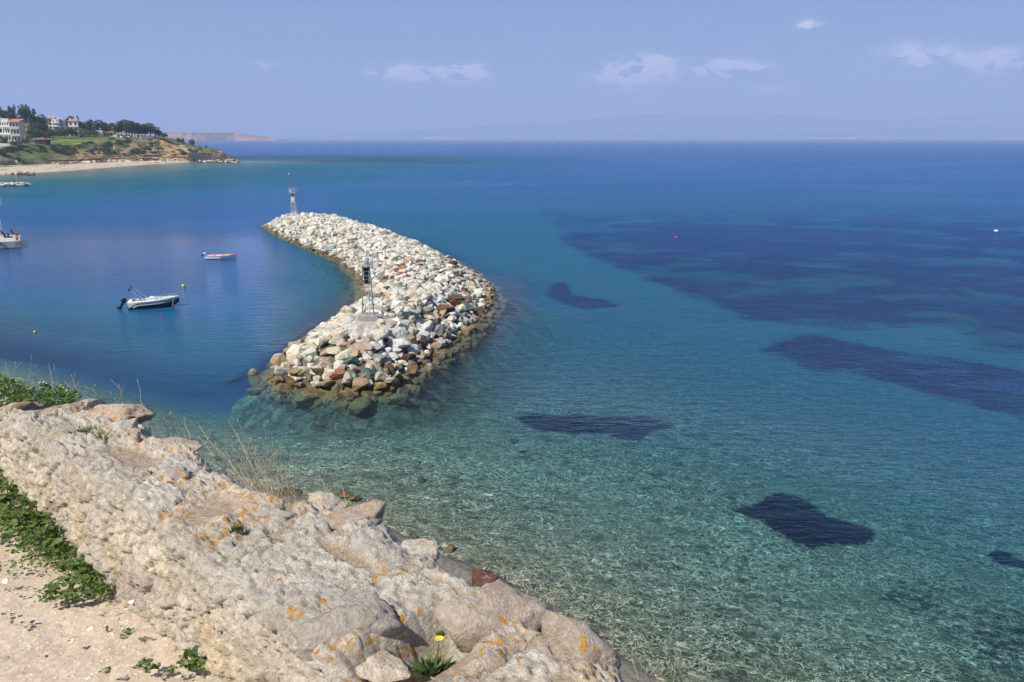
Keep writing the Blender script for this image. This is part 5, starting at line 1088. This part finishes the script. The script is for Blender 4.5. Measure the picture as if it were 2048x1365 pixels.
def person(q, top, legs, label):
    p = bpy.data.meshes.new('person'); bm = bmesh.new(); J = [((0, 0, .95), .15), ((0, 0, 1.15), .14), ((0, 0, 1.4), .17), ((0, 0, 1.52), .06), ((0, 0, 1.66), .105), ((-.1, 0, .9), .11), ((-.12, .03, .48), .075), ((-.13, 0, .06), .05), ((.1, 0, .9), .11), ((.12, -.06, .48), .075), ((.13, .02, .06), .05), ((-.2, 0, 1.4), .06), ((-.27, 0, 1.12), .045), ((-.27, -.08, .86), .035), ((.2, 0, 1.4), .06), ((.27, 0, 1.12), .045), ((.27, -.08, .86), .035), ((-.14, -.15, .04), .04), ((.14, -.14, .04), .04)]
    vs = [bm.verts.new(j[0]) for j in J]
    for a, b in ((0, 1), (1, 2), (2, 3), (3, 4), (0, 5), (5, 6), (6, 7), (0, 8), (8, 9), (9, 10), (2, 11), (11, 12), (12, 13), (2, 14), (14, 15), (15, 16), (7, 17), (10, 18)): bm.edges.new((vs[a], vs[b]))
    bm.to_mesh(p); bm.free(); o = bpy.data.objects.new('person', p); COL.objects.link(o); md = o.modifiers.new('skin', 'SKIN'); p.skin_vertices[0].data[0].use_root = True
    for sv, j in zip(p.skin_vertices[0].data, J): sv.radius = (j[1], j[1])
    o.modifiers.new('sub', 'SUBSURF').levels = 1; m = MT('clothed_' + label[:6]); z = m.sep(m.tc.outputs['Object'])[2]; m.bsdf(m.mix(m.ss(z, 1.5, 1.52), m.mix(m.ss(z, .93, .95), legs, top), (.30, .18, .12)), .8); p.materials.append(m.m); o.location = q; tag(o, label, 'person'); return o
person(hl_point(332, 327.2), (.20, .05, .045), (.03, .03, .045), 'person in dark clothes walking on the far beach')
person(hl_point(8, 327.5) if False else hl_point(43, 329.5), (.25, .42, .38), (.5, .45, .4), 'person in pale green top near the beach sign')
q = hl_point(108, 335); tw_ = empty('beach_towel', tuple(q), R(20), 'white and pink beach things lying on the far sand', 'towel'); MB().box((0, 0, .12), (1.7, .8, .16), bevel=.05).build('towel', white_p, tw_); MB().box((1.1, .1, .3), (.5, .5, .5), bevel=.12).build('bag', plain('pink_cloth', (.55, .28, .42), .8), tw_)
q = hl_point(313, 326.4); lg = MB().tube((-1.8, 0, .2), (1.6, .3, .3), .22, .12, 7).tube((.3, 0, .3), (.9, .1, .9), .10, .04, 5).build('driftwood', plain('dark_driftwood', (.09, .06, .04), .9)); lg.location = q; tag(lg, 'dark driftwood log on the far sand', 'driftwood')
# ------------------------------------------------------------------ far coasts
def far_land(name, prof, Y, depth, colf, label_kind='structure', seed=0, step=2.0, rough=.18):
    """prof: (px, top py); a ridge of real depth standing on the sea"""
    pr = np.array(prof, float); pxs = np.arange(pr[0, 0], pr[-1, 0] + .1, step); ts_ = np.array([0, .04, .12, .22, .36, .5, .65, .8, 1.0, 1.6]); V, C = [], []
    for px in pxs:
        tp = np.interp(px, pr[:, 0], pr[:, 1]); dr = ray(px, 276)
        for t in ts_:
            y = Y + depth * t; zt = max(at_y(px, tp, Y + depth)[2], 0); z = zt * min(1, (t if rough > .1 else min(1, t * 5)) ** .8) if t <= 1 else 0
            V.append((dr[0] / dr[1] * y, y, z))
    V = np.array(V); T = np.tile(ts_, len(pxs)); P = V / (depth * .35); n = fbm(P, 5, seed, .55)
    V[:, 2] *= (1 + rough * n * (T > .03)); V[:, 2] -= 3 * (T < .01); V[:, 1] += depth * .10 * fbm(P * 2, 3, seed + 3) * (T < .9) * (T > 0)
    o = mesh_np(name, V, grid_faces(len(pxs), len(ts_))[:, ::-1], None, smooth=True, cols={'Col': colf(V, T, np.repeat(pxs, len(ts_)), n)})
    if 'far_earth' not in MATS:
        m = MT('far_earth'); MATS['far_earth'] = m.bsdf(m.attr('Col', 0), .95, spec=.05)
    o.data.materials.append(MATS['far_earth']); tag(o, kind='structure'); return o
def c_red(V, T, px, n):
    s_ = fbm(V / np.array([60, 200, 14.0]), 4, 7); c = mixc(sstep(-.3, .4, s_), A(.26, .12, .08), A(.42, .25, .16)); c = mixc(sstep(-.02, .2, fbm(V / np.array([70, 150, 50.0]) + 3, 4, 8)) * .9, c, A(.07, .09, .05)); return mixc(sstep(.42, .62, T), c, mixc(sstep(-.2, .3, n), A(.06, .08, .045), A(.22, .20, .13)))
far_land('red_cliff_coast', [(240, 262), (300, 263), (330, 265), (350, 265.5), (400, 266), (440, 266.5), (480, 267), (500, 270), (520, 273), (545, 277), (575, 280.6)], 4900, 350, c_red, seed=3, step=.8, rough=.10)
def c_low(V, T, px, n): return mixc(sstep(-.2, .3, fbm(V / 260, 4, 17)), A(.08, .10, .055), A(.36, .31, .24))
far_land('low_coast', [(500, 274.5), (560, 272.5), (640, 274), (700, 273.5), (760, 274.5), (830, 273), (900, 273.5), (960, 275), (1040, 272.5), (1120, 274), (1250, 275), (1400, 275.6), (1560, 274.5), (1700, 272), (1860, 271), (2048, 272.5), (2300, 272)], 10400, 900, c_low, seed=5, step=4)
far_land('foothills', [(1000, 276), (1120, 273), (1300, 269), (1480, 266), (1640, 262), (1760, 257), (1900, 254), (2048, 256), (2300, 250)], 12500, 900, lambda V, T, px, n: mixc(sstep(.3, .5, fbm(V / 500, 3, 23)) * .6, A(.07, .09, .05), A(.5, .42, .34)), seed=9, step=6)
far_land('mountains', [(600, 275), (760, 266), (900, 258), (1010, 250), (1100, 246), (1220, 238), (1300, 231), (1340, 228), (1400, 236), (1480, 232), (1520, 226), (1600, 236), (1720, 243), (1850, 240), (1920, 233), (1980, 226), (2048, 231), (2300, 240)], 15500, 1200, lambda V, T, px, n: mixc(sstep(-.3, .3, n), A(.06, .08, .05), A(.12, .12, .09)), seed=13, step=6, rough=.10)
# tiny pale buildings of the far towns, each its own block with a roof
fw = plain('far_white', (.78, .76, .72), .8); k_ = 0
hp_ = MB().box((0, 0, .5), (1, .8, 1)).build('wall', fw); hr_ = MB().box((0, 0, 1.12), (1.1, .9, .28), taper=.4).build('roof', tile); proto = empty('distant_house')
hp_.parent = proto; hr_.parent = proto; first = True
rr_ = random.Random(4); spots = [(rr_.uniform(326, 505), None, 5330, 'red') for _ in range(34)] + [(rr_.choice([rr_.gauss(780, 60), rr_.gauss(1150, 90), rr_.gauss(620, 60)]), None, 10480, 'low') for _ in range(60)] + [(rr_.gauss(1740, 110), None, 10480, 'low') for _ in range(46)] + [(rr_.uniform(1960, 2046), None, 10480, 'low') for _ in range(10)]
prf_red = np.array([(300, 263), (330, 265), (350, 265.5), (400, 266), (440, 266.5), (480, 267), (500, 270), (520, 273)])
for px, _, Y, kd in spots:
    if kd == 'red': py = np.interp(px, prf_red[:, 0], prf_red[:, 1]) + rr_.uniform(-.2, .6); w = rr_.uniform(8, 22); h = rr_.uniform(5, 9); Y = 5240; lb = 'tiny pale house in the village on top of the far red cliffs'; g = 'village on the far red cliffs'
    else: py = rr_.uniform(276.3, 277.6); w = rr_.uniform(18, 60); h = rr_.uniform(7, 13); Y = 10420; lb = 'tiny pale building of the towns along the far hazy shore'; g = 'towns along the far shore'
    q = at_y(px, py, Y)
    if first: o = proto; first = False
    else:
        o = proto.copy(); COL.objects.link(o)
        for ch_ in (hp_, hr_): c2 = ch_.copy(); COL.objects.link(c2); c2.parent = o
    o.location = (q[0], q[1], max(q[2], 1)); o.scale = (w, 10, h); tag(o, lb, 'house', g)
# ------------------------------------------------------------------ plants around the wall
leaf_m = foliage_mat('leaf_green', .55); dry_m = plain('dry_stalk', (.46, .37, .25), .8, var=.2, sc=30)
def leaf_fan(centers, normals, sizes, cols, seed=0, lob=5, cup=.25):
    r_ = np.random.default_rng(seed); V, F, C = [], [], []; K = 13
    for c, n, s_, cl in zip(centers, normals, sizes, cols):
        n = Vector(n).normalized(); t = n.orthogonal().normalized(); b = n.cross(t); a0 = r_.uniform(0, 6.28); bs = len(V); V.append(tuple(np.array(c) - np.array(n) * s_ * cup * .5)); C.append(cl * .8)
        for k in range(K):
            a = a0 + .35 + (2 * math.pi - .7) * k / (K - 1); rr = s_ * (.86 + .16 * abs(math.cos(lob * (a - a0) / 2))) * r_.uniform(.92, 1.06); p = Vector(c) + (t * math.cos(a) + b * math.sin(a)) * rr + n * s_ * cup * (.5 + .35 * math.cos(lob * (a - a0))); V.append(tuple(p)); C.append(cl * r_.uniform(.9, 1.15))
        for k in range(K - 1): F.append((bs, bs + 1 + k, bs + 2 + k))
    return np.array(V), np.array(F), np.array(C)
def blades(roots, tips, widths, cols, bend=.2, seed=0):
    r_ = np.random.default_rng(seed); V, F, C = [], [], []
    for a, b, w, cl in zip(roots, tips, widths, cols):
        a = np.array(a, float); b = np.array(b, float); d = b - a; L_ = np.linalg.norm(d) + 1e-6; sd = np.cross(d, r_.normal(size=3)); sd /= np.linalg.norm(sd) + 1e-9; out = r_.normal(size=3) * .15; bs = len(V)
        for j in range(5):
            u = j / 4; p = a + d * u + (out * L_ * bend) * math.sin(u * 3.14) - np.array([0, 0, bend * L_ * u * u * .35]); ww = w * (1 - u) ** .6 * (.6 + .8 * math.sin(min(1, u + .25) * 3.14)) + .0004; V += [p - sd * ww, p + sd * ww]; C += [cl, cl]
        for j in range(4): F.append((bs + 2 * j, bs + 2 * j + 1, bs + 2 * j + 3, bs + 2 * j + 2))
    return np.array(V), np.array(F), np.array(C)
def gz_at(x, y): return float(ground_h(np.array([[x, y]]))[0])
r7 = np.random.default_rng(77)
def mallow(px, py, rx, ry, n, size, z=GZ, hgt=.05, seed=0, tone=1.0):
    n = int(n * .78); size = size * 1.2
    """lobed round leaves over an elliptical spot seen at a pixel"""
    cs, ns_, ss_, cl = [], [], [], []
    for _ in range(n):
        a = r7.uniform(0, 6.28); r_ = r7.uniform(0, 1) ** .6; q = at_z(px + rx * r_ * math.cos(a), py + ry * r_ * math.sin(a), z); h = r7.uniform(.006, hgt) * (1.1 - .6 * r_)
        cs.append((q[0], q[1], z + h)); ns_.append((r7.normal() * .45, r7.normal() * .45, 1)); ss_.append(size * r7.uniform(.45, 1.15)); cl.append(np.array([.115, .185, .050]) * r7.uniform(.6, 1.35) * np.array([r7.uniform(.9, 1.25), 1, r7.uniform(.7, 1.3)]) * tone)
    return leaf_fan(cs, ns_, ss_, cl, seed)
def merge(parts):
    V, F, C = [], [], []; b = 0
    for v, f, c in parts:
        if len(v) == 0: continue
        f = f if f.shape[1] == 4 else np.column_stack([f, f[:, 2]]); V.append(v); F.append(f + b); C.append(c); b += len(v)
    return np.concatenate(V), np.concatenate(F), np.concatenate(C)
def fmesh(name, V, F, C, mat, parent=None):
    fl = [tuple(x) if x[2] != x[3] else tuple(x[:3]) for x in F.tolist()] if F.shape[1] == 4 else F
    o = mesh_np(name, V, fl, mat, parent, cols={'Col': C}); return o
# weed carpet at the foot of the wall
parts_ = []
for k, (px, py, rx, ry, n, s_, h_) in enumerate([(-10, 985, 60, 40, 150, .017, .10), (45, 1020, 60, 42, 220, .016, .09), (20, 1060, 60, 34, 170, .014, .06), (80, 1070, 42, 34, 150, .015, .07), (118, 1108, 36, 20, 90, .013, .05), (70, 1110, 60, 18, 70, .009, .03), (165, 1150, 46, 24, 130, .014, .05), (140, 1185, 50, 20, 100, .012, .04), (195, 1182, 26, 16, 50, .010, .03), (95, 1195, 26, 14, 34, .010, .025), (30, 1135, 50, 12, 40, .007, .02), (20, 1240, 26, 10, 20, .007, .02), (45, 1185, 40, 12, 22, .006, .015)]):
    parts_.append(mallow(px, py, rx, ry, n, s_, hgt=h_, seed=k))
rt_, tp_, wd_, cl_ = [], [], [], []
for _ in range(900):
    px = r7.uniform(-40, 215); py = np.interp(px, [-40, 60, 215], [985, 1075, 1185]) + r7.normal() * 22; q = at_z(px, py, GZ); a = r7.uniform(0, 6.28); L_ = r7.uniform(.02, .07)
    rt_.append((q[0], q[1], GZ)); tp_.append((q[0] + L_ * .8 * math.cos(a), q[1] + L_ * .8 * math.sin(a), GZ + L_ * .6)); wd_.append(.0012); cl_.append(np.array([.19, .25, .08]) * r7.uniform(.7, 1.4))
parts_.append(blades(rt_, tp_, wd_, cl_, .2, 3)); V, F, C = merge(parts_)
tag(fmesh('weeds', V, F, C, leaf_m), 'green mallow leaves and grass growing along the foot of the wall', 'weeds', kind='stuff')
for k, (px, py, rx, ry, n, s_, h_, lb) in enumerate([(395, 1328, 34, 24, 60, .0135, .05, 'round-leaved mallow plant at the wall foot near the bottom edge'), (292, 1338, 26, 14, 46, .0075, .03, 'small greyish mallow plant left of the round-leaved one'), (260, 1268, 15, 6, 18, .0055, .02, 'tiny green weed on the bare ground, nearer the wall of two'), (215, 1263, 11, 5, 14, .005, .02, 'tiny green weed on the bare ground, farther from the wall of two'), (315, 1225, 10, 6, 12, .0045, .02, 'tiny tuft right at the foot of the wall'), (212, 1345, 14, 7, 12, .0055, .02, 'sparse tiny weed at the bottom edge'), (345, 1345, 20, 8, 18, .006, .02, 'thin weed between the two mallow plants')]):
    t = empty('mallow_plant', (*at_z(px, py, GZ)[:2], GZ), 0, lb, 'weed'); V, F, C = mallow(px, py, rx, ry, n, s_, hgt=h_, seed=40 + k); V = V - np.array(t.location); mesh_np('leaves', V, F, leaf_m, t, cols={'Col': C})
    m = MB()
    for j in range(min(len(V) // 14, 14)): m.tube((0, 0, -.005), V[j * 14] , .0012, .0008, 4)
    m.build('stem', plain('green_stem', (.10, .15, .04), .7), t)
# tuft growing in the wall top, sprigs and the yellow flower in the hollow
def tuft(px, py, rx, n, L_, label, z=TOPZ, name='green_tuft', col=(.10, .155, .04), wdt=.0022, cat='tuft', spread=.8):
    q0 = at_z(px, py, z); t = empty(name, tuple(q0), 0, label, cat); a, b, w, c = [], [], [], []
    for _ in range(n):
        an = r7.uniform(0, 6.28); r_ = rx / FPX * q0[1] * r7.uniform(0, 1); p = (r_ * math.cos(an), r_ * math.sin(an) * .6, 0); l = L_ * r7.uniform(.4, 1.1); sp = spread * r7.uniform(.2, 1); a.append(p); b.append((p[0] + l * sp * math.cos(an), p[1] + l * sp * math.sin(an), l * (1 - sp * .4))); w.append(wdt * r7.uniform(.6, 1.4)); c.append(np.array(col) * r7.uniform(.6, 1.4))
    V, F, C = blades(a, b, w, c, .25, n); mesh_np('leaves', V, F, leaf_m, t, cols={'Col': C}); return t
tuft(172, 868, 34, 130, .042, 'green tuft with a yellow flower growing in a gap of the far wall top', z=TOPZ - .02); tuft(205, 880, 20, 30, .07, 'thin grassy sprig right of the green tuft on the wall', wdt=.0014, z=TOPZ - .02)
tuft(476, 1062, 10, 60, .028, 'small dark green sprig in the middle of the wall top'); tuft(566, 1026, 5, 16, .035, 'tiny upright green shoot on the wall top', spread=.3); tuft(883, 1272, 8, 18, .025, 'thin yellow green sprig at the edge of the hollow', z=TOPZ - .05, col=(.2, .22, .05))
fl = tuft(868, 1345, 30, 110, .05, 'leafy plant with one yellow flower growing in the sandy hollow', z=TOPZ - .09, name='flowering_plant', wdt=.0065, cat='plant', col=(.12, .17, .06), spread=1.25)
MB().tube((0.008, .01, 0), (.012, .03, .075), .0015, n=5).build('stem', plain('green_stem', (.10, .15, .04), .7), fl)
m = MB()
for k in range(16): a = k * .3927; m.add([(.012, .03, .076), (.012 + .011 * math.cos(a - .15), .03 + .011 * math.sin(a - .15), .079), (.012 + .013 * math.cos(a), .03 + .013 * math.sin(a), .079), (.012 + .011 * math.cos(a + .15), .03 + .011 * math.sin(a + .15), .079)], [(0, 1, 2, 3)])
m.build('flower', plain('yellow_petals', (.80, .62, .02), .6), fl)
# shrub behind the far end of the wall
def at_u(px, py, u):
    d = ray(px, py); t = u / (d[0] * NV[0] + d[1] * NV[1]); return np.array([d[0] * t, d[1] * t, CAMZ + d[2] * t])
def shrub(name, cells, label, seed, cat='shrub'):
    q0 = at_u(cells[0][0], cells[0][1], cells[0][4]); q0[2] -= .12; t = empty(name, tuple(q0), 0, label, cat); cs, ns_, ss_, cl = [], [], [], []
    a, b, w, c = [], [], [], []
    for (px, py, rx, ry, u, n, s_) in cells:
        for _ in range(n):
            an = r7.uniform(0, 6.28); r_ = r7.uniform(0, 1) ** .5; uu = u + r7.uniform(-.09, .09); p = at_u(px + rx * r_ * math.cos(an), py + ry * r_ * math.sin(an), uu) - q0; cv = np.array([.11, .18, .045]) * r7.uniform(.45, 1.5) * np.array([r7.uniform(.8, 1.3), 1, 1])
            if r7.random() < .75: dr = r7.normal(size=3); dr[2] = abs(dr[2]) * .5; dr /= np.linalg.norm(dr); a.append(p); b.append(p + dr * s_ * 2.4); w.append(s_ * .30 * r7.uniform(.6, 1.3)); c.append(cv)
            else: cs.append(p); ns_.append(r7.normal(size=3) + [0, -.5, 1]); ss_.append(s_ * .8); cl.append(cv)
    V, F, C = merge([blades(a, b, w, c, .4, seed), leaf_fan(cs, ns_, ss_, cl, seed)]); fmesh('leaves', V, F, C, leaf_m, t); m = MB()
    for (px, py, rx, ry, u, n, s_) in cells:
        for j in (-.5, .4): m.tube(at_u(px + j * rx, py + ry * 2.2, u) - q0, at_u(px + j * rx * 1.2, py - ry * .5, u) - q0, .004, .002, 5)
    m.build('stem', plain('green_stem', (.10, .15, .04), .7), t); return t
sh1 = shrub('leafy_shrub', [(20, 790, 44, 30, 1.28, 420, .015), (0, 765, 18, 16, 1.30, 120, .013), (55, 800, 40, 22, 1.32, 260, .014)], 'dense green leafy shrub behind the far left end of the wall', 5)
sh2 = shrub('leafy_shrub', [(115, 800, 34, 20, 1.42, 260, .014), (88, 785, 16, 20, 1.42, 90, .012), (140, 795, 20, 18, 1.45, 130, .012), (122, 782, 10, 14, 1.45, 50, .010)], 'dark green shrub with small white and yellow buds beside the wall', 6)
for (px, py, y_) in [(80, 766, 0), (88, 765, 0), (93, 768, 0), (121, 772, 1), (117, 776, 1), (127, 776, 1), (134, 782, 0), (140, 782, 0), (150, 786, 0), (155, 788, 1), (80, 778, 0), (122, 783, 0)]:
    p = at_u(px, py, 1.42) - np.array(sh2.location); MB().lathe([(.001, -.006), (.0045, -.003), (.0055, .001), (.004, .005), (.001, .007)], p, 8).build('flower_bud', plain('yellow_petals', (.80, .62, .02), .6) if y_ else plain('white_petals', (.75, .74, .66), .7), sh2, True)
# dry stalks rising behind the wall
def stalk(m, b, t_, u, r=.0016, branch=0, seed=0):
    rs = random.Random(seed); p0 = at_u(*b, u); p1 = at_u(*t_, u + rs.uniform(-.05, .05)); p0 = p0 + (p0 - p1) * .35; pts = [p0 + (p1 - p0) * k / 7 + np.array([rs.gauss(0, .004), rs.gauss(0, .004), 0]) * (k > 0) for k in range(8)]
    for k in range(7): m.tube(pts[k], pts[k + 1], r * (1 - .09 * k), r * (1 - .09 * (k + 1)), 5, False)
    for k in range(branch): i = rs.randint(3, 6); d = Vector((rs.uniform(-1, 1), rs.uniform(-.4, .4), rs.uniform(.5, 1.3))).normalized() * rs.uniform(.03, .09); m.tube(pts[i], pts[i] + np.array(d), r * .6, r * .3, 4, False)
    m.lathe([(.0006, -.006), (r * 1.5, -.002), (r * 1.2, .004), (.0004, .008)], pts[-1], 5)
ST = {'dry stalks rising out of the left shrubs': (1.44, [((63, 790), (62, 714), 1), ((45, 785), (33, 726), 0), ((24, 775), (9, 727), 0), ((43, 790), (29, 727), 2), ((70, 780), (70, 733), 3), ((50, 785), (52, 760), 0), ((108, 780), (98, 729), 2), ((118, 785), (107, 731), 0), ((102, 795), (80, 750), 2), ((80, 785), (72, 748), 3), ((40, 790), (31, 758), 1)]),
 'brittle branching stalks at the right end of the shrubs': (1.46, [((165, 812), (142, 752), 2), ((166, 812), (158, 768), 4), ((163, 812), (130, 765), 4), ((160, 812), (145, 778), 5)]),
 'two thin dry stalks behind the highest wall corner': (1.5, [((198, 805), (190, 771), 1), ((247, 812), (238, 771), 4), ((241, 812), (221, 786), 4)]),
 'tall single dry stalks right of the wall corner': (1.48, [((300, 860), (272, 762), 0), ((296, 858), (284, 816), 0)]),
 'short dry stalks behind the long rounded stone': (1.5, [((345, 866), (343, 825), 0), ((352, 866), (338, 830), 1), ((377, 868), (368, 836), 0), ((365, 868), (363, 848), 0), ((335, 866), (327, 835), 1)]),
 'dry stalks left of the big grass clump': (1.5, [((468, 950), (394, 874), 1), ((480, 952), (400, 853), 1), ((452, 948), (422, 905), 2), ((470, 950), (453, 905), 3), ((462, 950), (432, 890), 0)]),
 'large clump of tall dry branching grass behind the wall': (1.5, [((520, 972), (462, 846), 3), ((512, 968), (476, 842), 2), ((530, 976), (470, 870), 3), ((505, 962), (478, 900), 2), ((548, 985), (531, 877), 1), ((560, 988), (556, 900), 1), ((540, 980), (515, 903), 3), ((590, 996), (584, 918), 0), ((575, 990), (568, 940), 1), ((525, 974), (498, 915), 2), ((535, 978), (500, 880), 1)] + [((r7.uniform(480, 590), r7.uniform(960, 992)), (0, 0), 1) for _ in range(46)]),
 'thin stalks before the dark wet stones': (1.58, [((663, 1000), (642, 955), 1), ((678, 1006), (655, 975), 2), ((692, 1010), (684, 970), 0), ((652, 998), (640, 962), 0)]),
 'thin dry stalks beyond the sloping block': (1.6, [((1110, 1250), (1072, 1180), 2), ((1100, 1248), (1085, 1176), 1), ((1058, 1215), (1045, 1145), 0), ((1120, 1255), (1110, 1200), 1)]),
 'dry stalk leaning right beside the end block': (1.6, [((1215, 1300), (1242, 1200), 2), ((1205, 1290), (1225, 1230), 0)]),
 'thin dry stalks at the bottom edge beyond the wall': (1.75, [((1283, 1375), (1262, 1310), 1), ((1356, 1385), (1340, 1322), 1), ((1325, 1378), (1303, 1335), 2), ((1300, 1370), (1290, 1340), 1)])}
for k, (lb, (u, lst)) in enumerate(ST.items()):
    m = MB()
    for j, (b, t_, br) in enumerate(lst):
        if t_ == (0, 0): h = r7.uniform(25, 85); t_ = (b[0] - h * r7.uniform(-.15, .55), b[1] - h)
        stalk(m, b, t_, u, .0016 if j < 8 else .0011, br, k * 50 + j)
    tag(m.build('dry_grass', dry_m), lb, 'dry grass', 'dry grass along the seaward side of the wall')
# loose stones on the bare ground
for k, (px, py, w, c) in enumerate([(145, 1282, 10, 'white'), (138, 1283, 8, 'orange brown'), (345, 1300, 14, 'tan'), (12, 1165, 12, 'white'), (262, 1205, 9, 'white'), (60, 1300, 8, 'cream')]):
    q = at_z(px, py, GZ); V, F = rock_shape(False, 800 + k, .6); V = V * w / 2 / FPX * q[1] * 1.3; o = mesh_np('pebble', V, F, plain('pebble_' + c.replace(' ', '_'), PAL[c], .8), smooth=True, loc=tuple(q + [0, 0, .002]))
    tag(o, {'white': ['white chip left of the wall foot', 'white flat stone at the left edge of the bare ground', 'white chip near the wall foot'][min(2, k // 2) if k != 0 else 0], 'orange brown': 'orange brown pebble beside a white chip on the bare ground', 'tan': 'tan stone lying just in front of the mallow plant', 'cream': 'cream pebble on the bare ground near the bottom left'}[c], 'pebble')
# ------------------------------------------------------------------ haze: one box of even, thin air
hb = MB().box((0, 0, 0), (1, 1, 1)).build('haze', None)
hb.scale = (44000, 44000, 900 + 40); hb.location = (0, 0, 900 - 470 - 0)
hm = MT('haze_air')
hv = hm.n('ShaderNodeVolumePrincipled', {'Color': (.52, .63, .86), 'Density': 1.6e-4, 'Anisotropy': 0.0})
hm.t.links.new(hv.outputs[0], hm.out.inputs['Volume']); hb.data.materials.append(hm.m)
hb.location = (0, 0, (900 - 40) / 2); tag(hb, kind='stuff')

# ------------------------------------------------------------------ labels: where several like things remain, say which one by its place among them
bpy.context.view_layer.update()
NUM = ['', 'first', 'second', 'third', 'fourth', 'fifth', 'sixth', 'seventh', 'eighth', 'ninth', 'tenth', 'eleventh', 'twelfth', 'thirteenth', 'fourteenth', 'fifteenth', 'sixteenth', 'seventeenth', 'eighteenth', 'nineteenth', 'twentieth', 'twenty-first', 'twenty-second', 'twenty-third', 'twenty-fourth', 'twenty-fifth']
byl = {}
for o in scene.objects:
    if o.parent is None and o.get('label') and o.get('category') in ('boulder', 'tree'): byl.setdefault(o['label'], []).append(o)
for lb, os_ in byl.items():
    if 1 < len(os_) < 26:
        os_.sort(key=lambda o: o.location.x / (o.location.y * math.cos(PITCH) + (CAMZ - o.location.z) * math.sin(PITCH)))
        for k, o in enumerate(os_): o['label'] = lb.replace('one of the dark green pines', 'dark green pine') + (', leftmost such' if k == 0 else (', rightmost such' if k == len(os_) - 1 else ', %s such from left' % NUM[k + 1]))
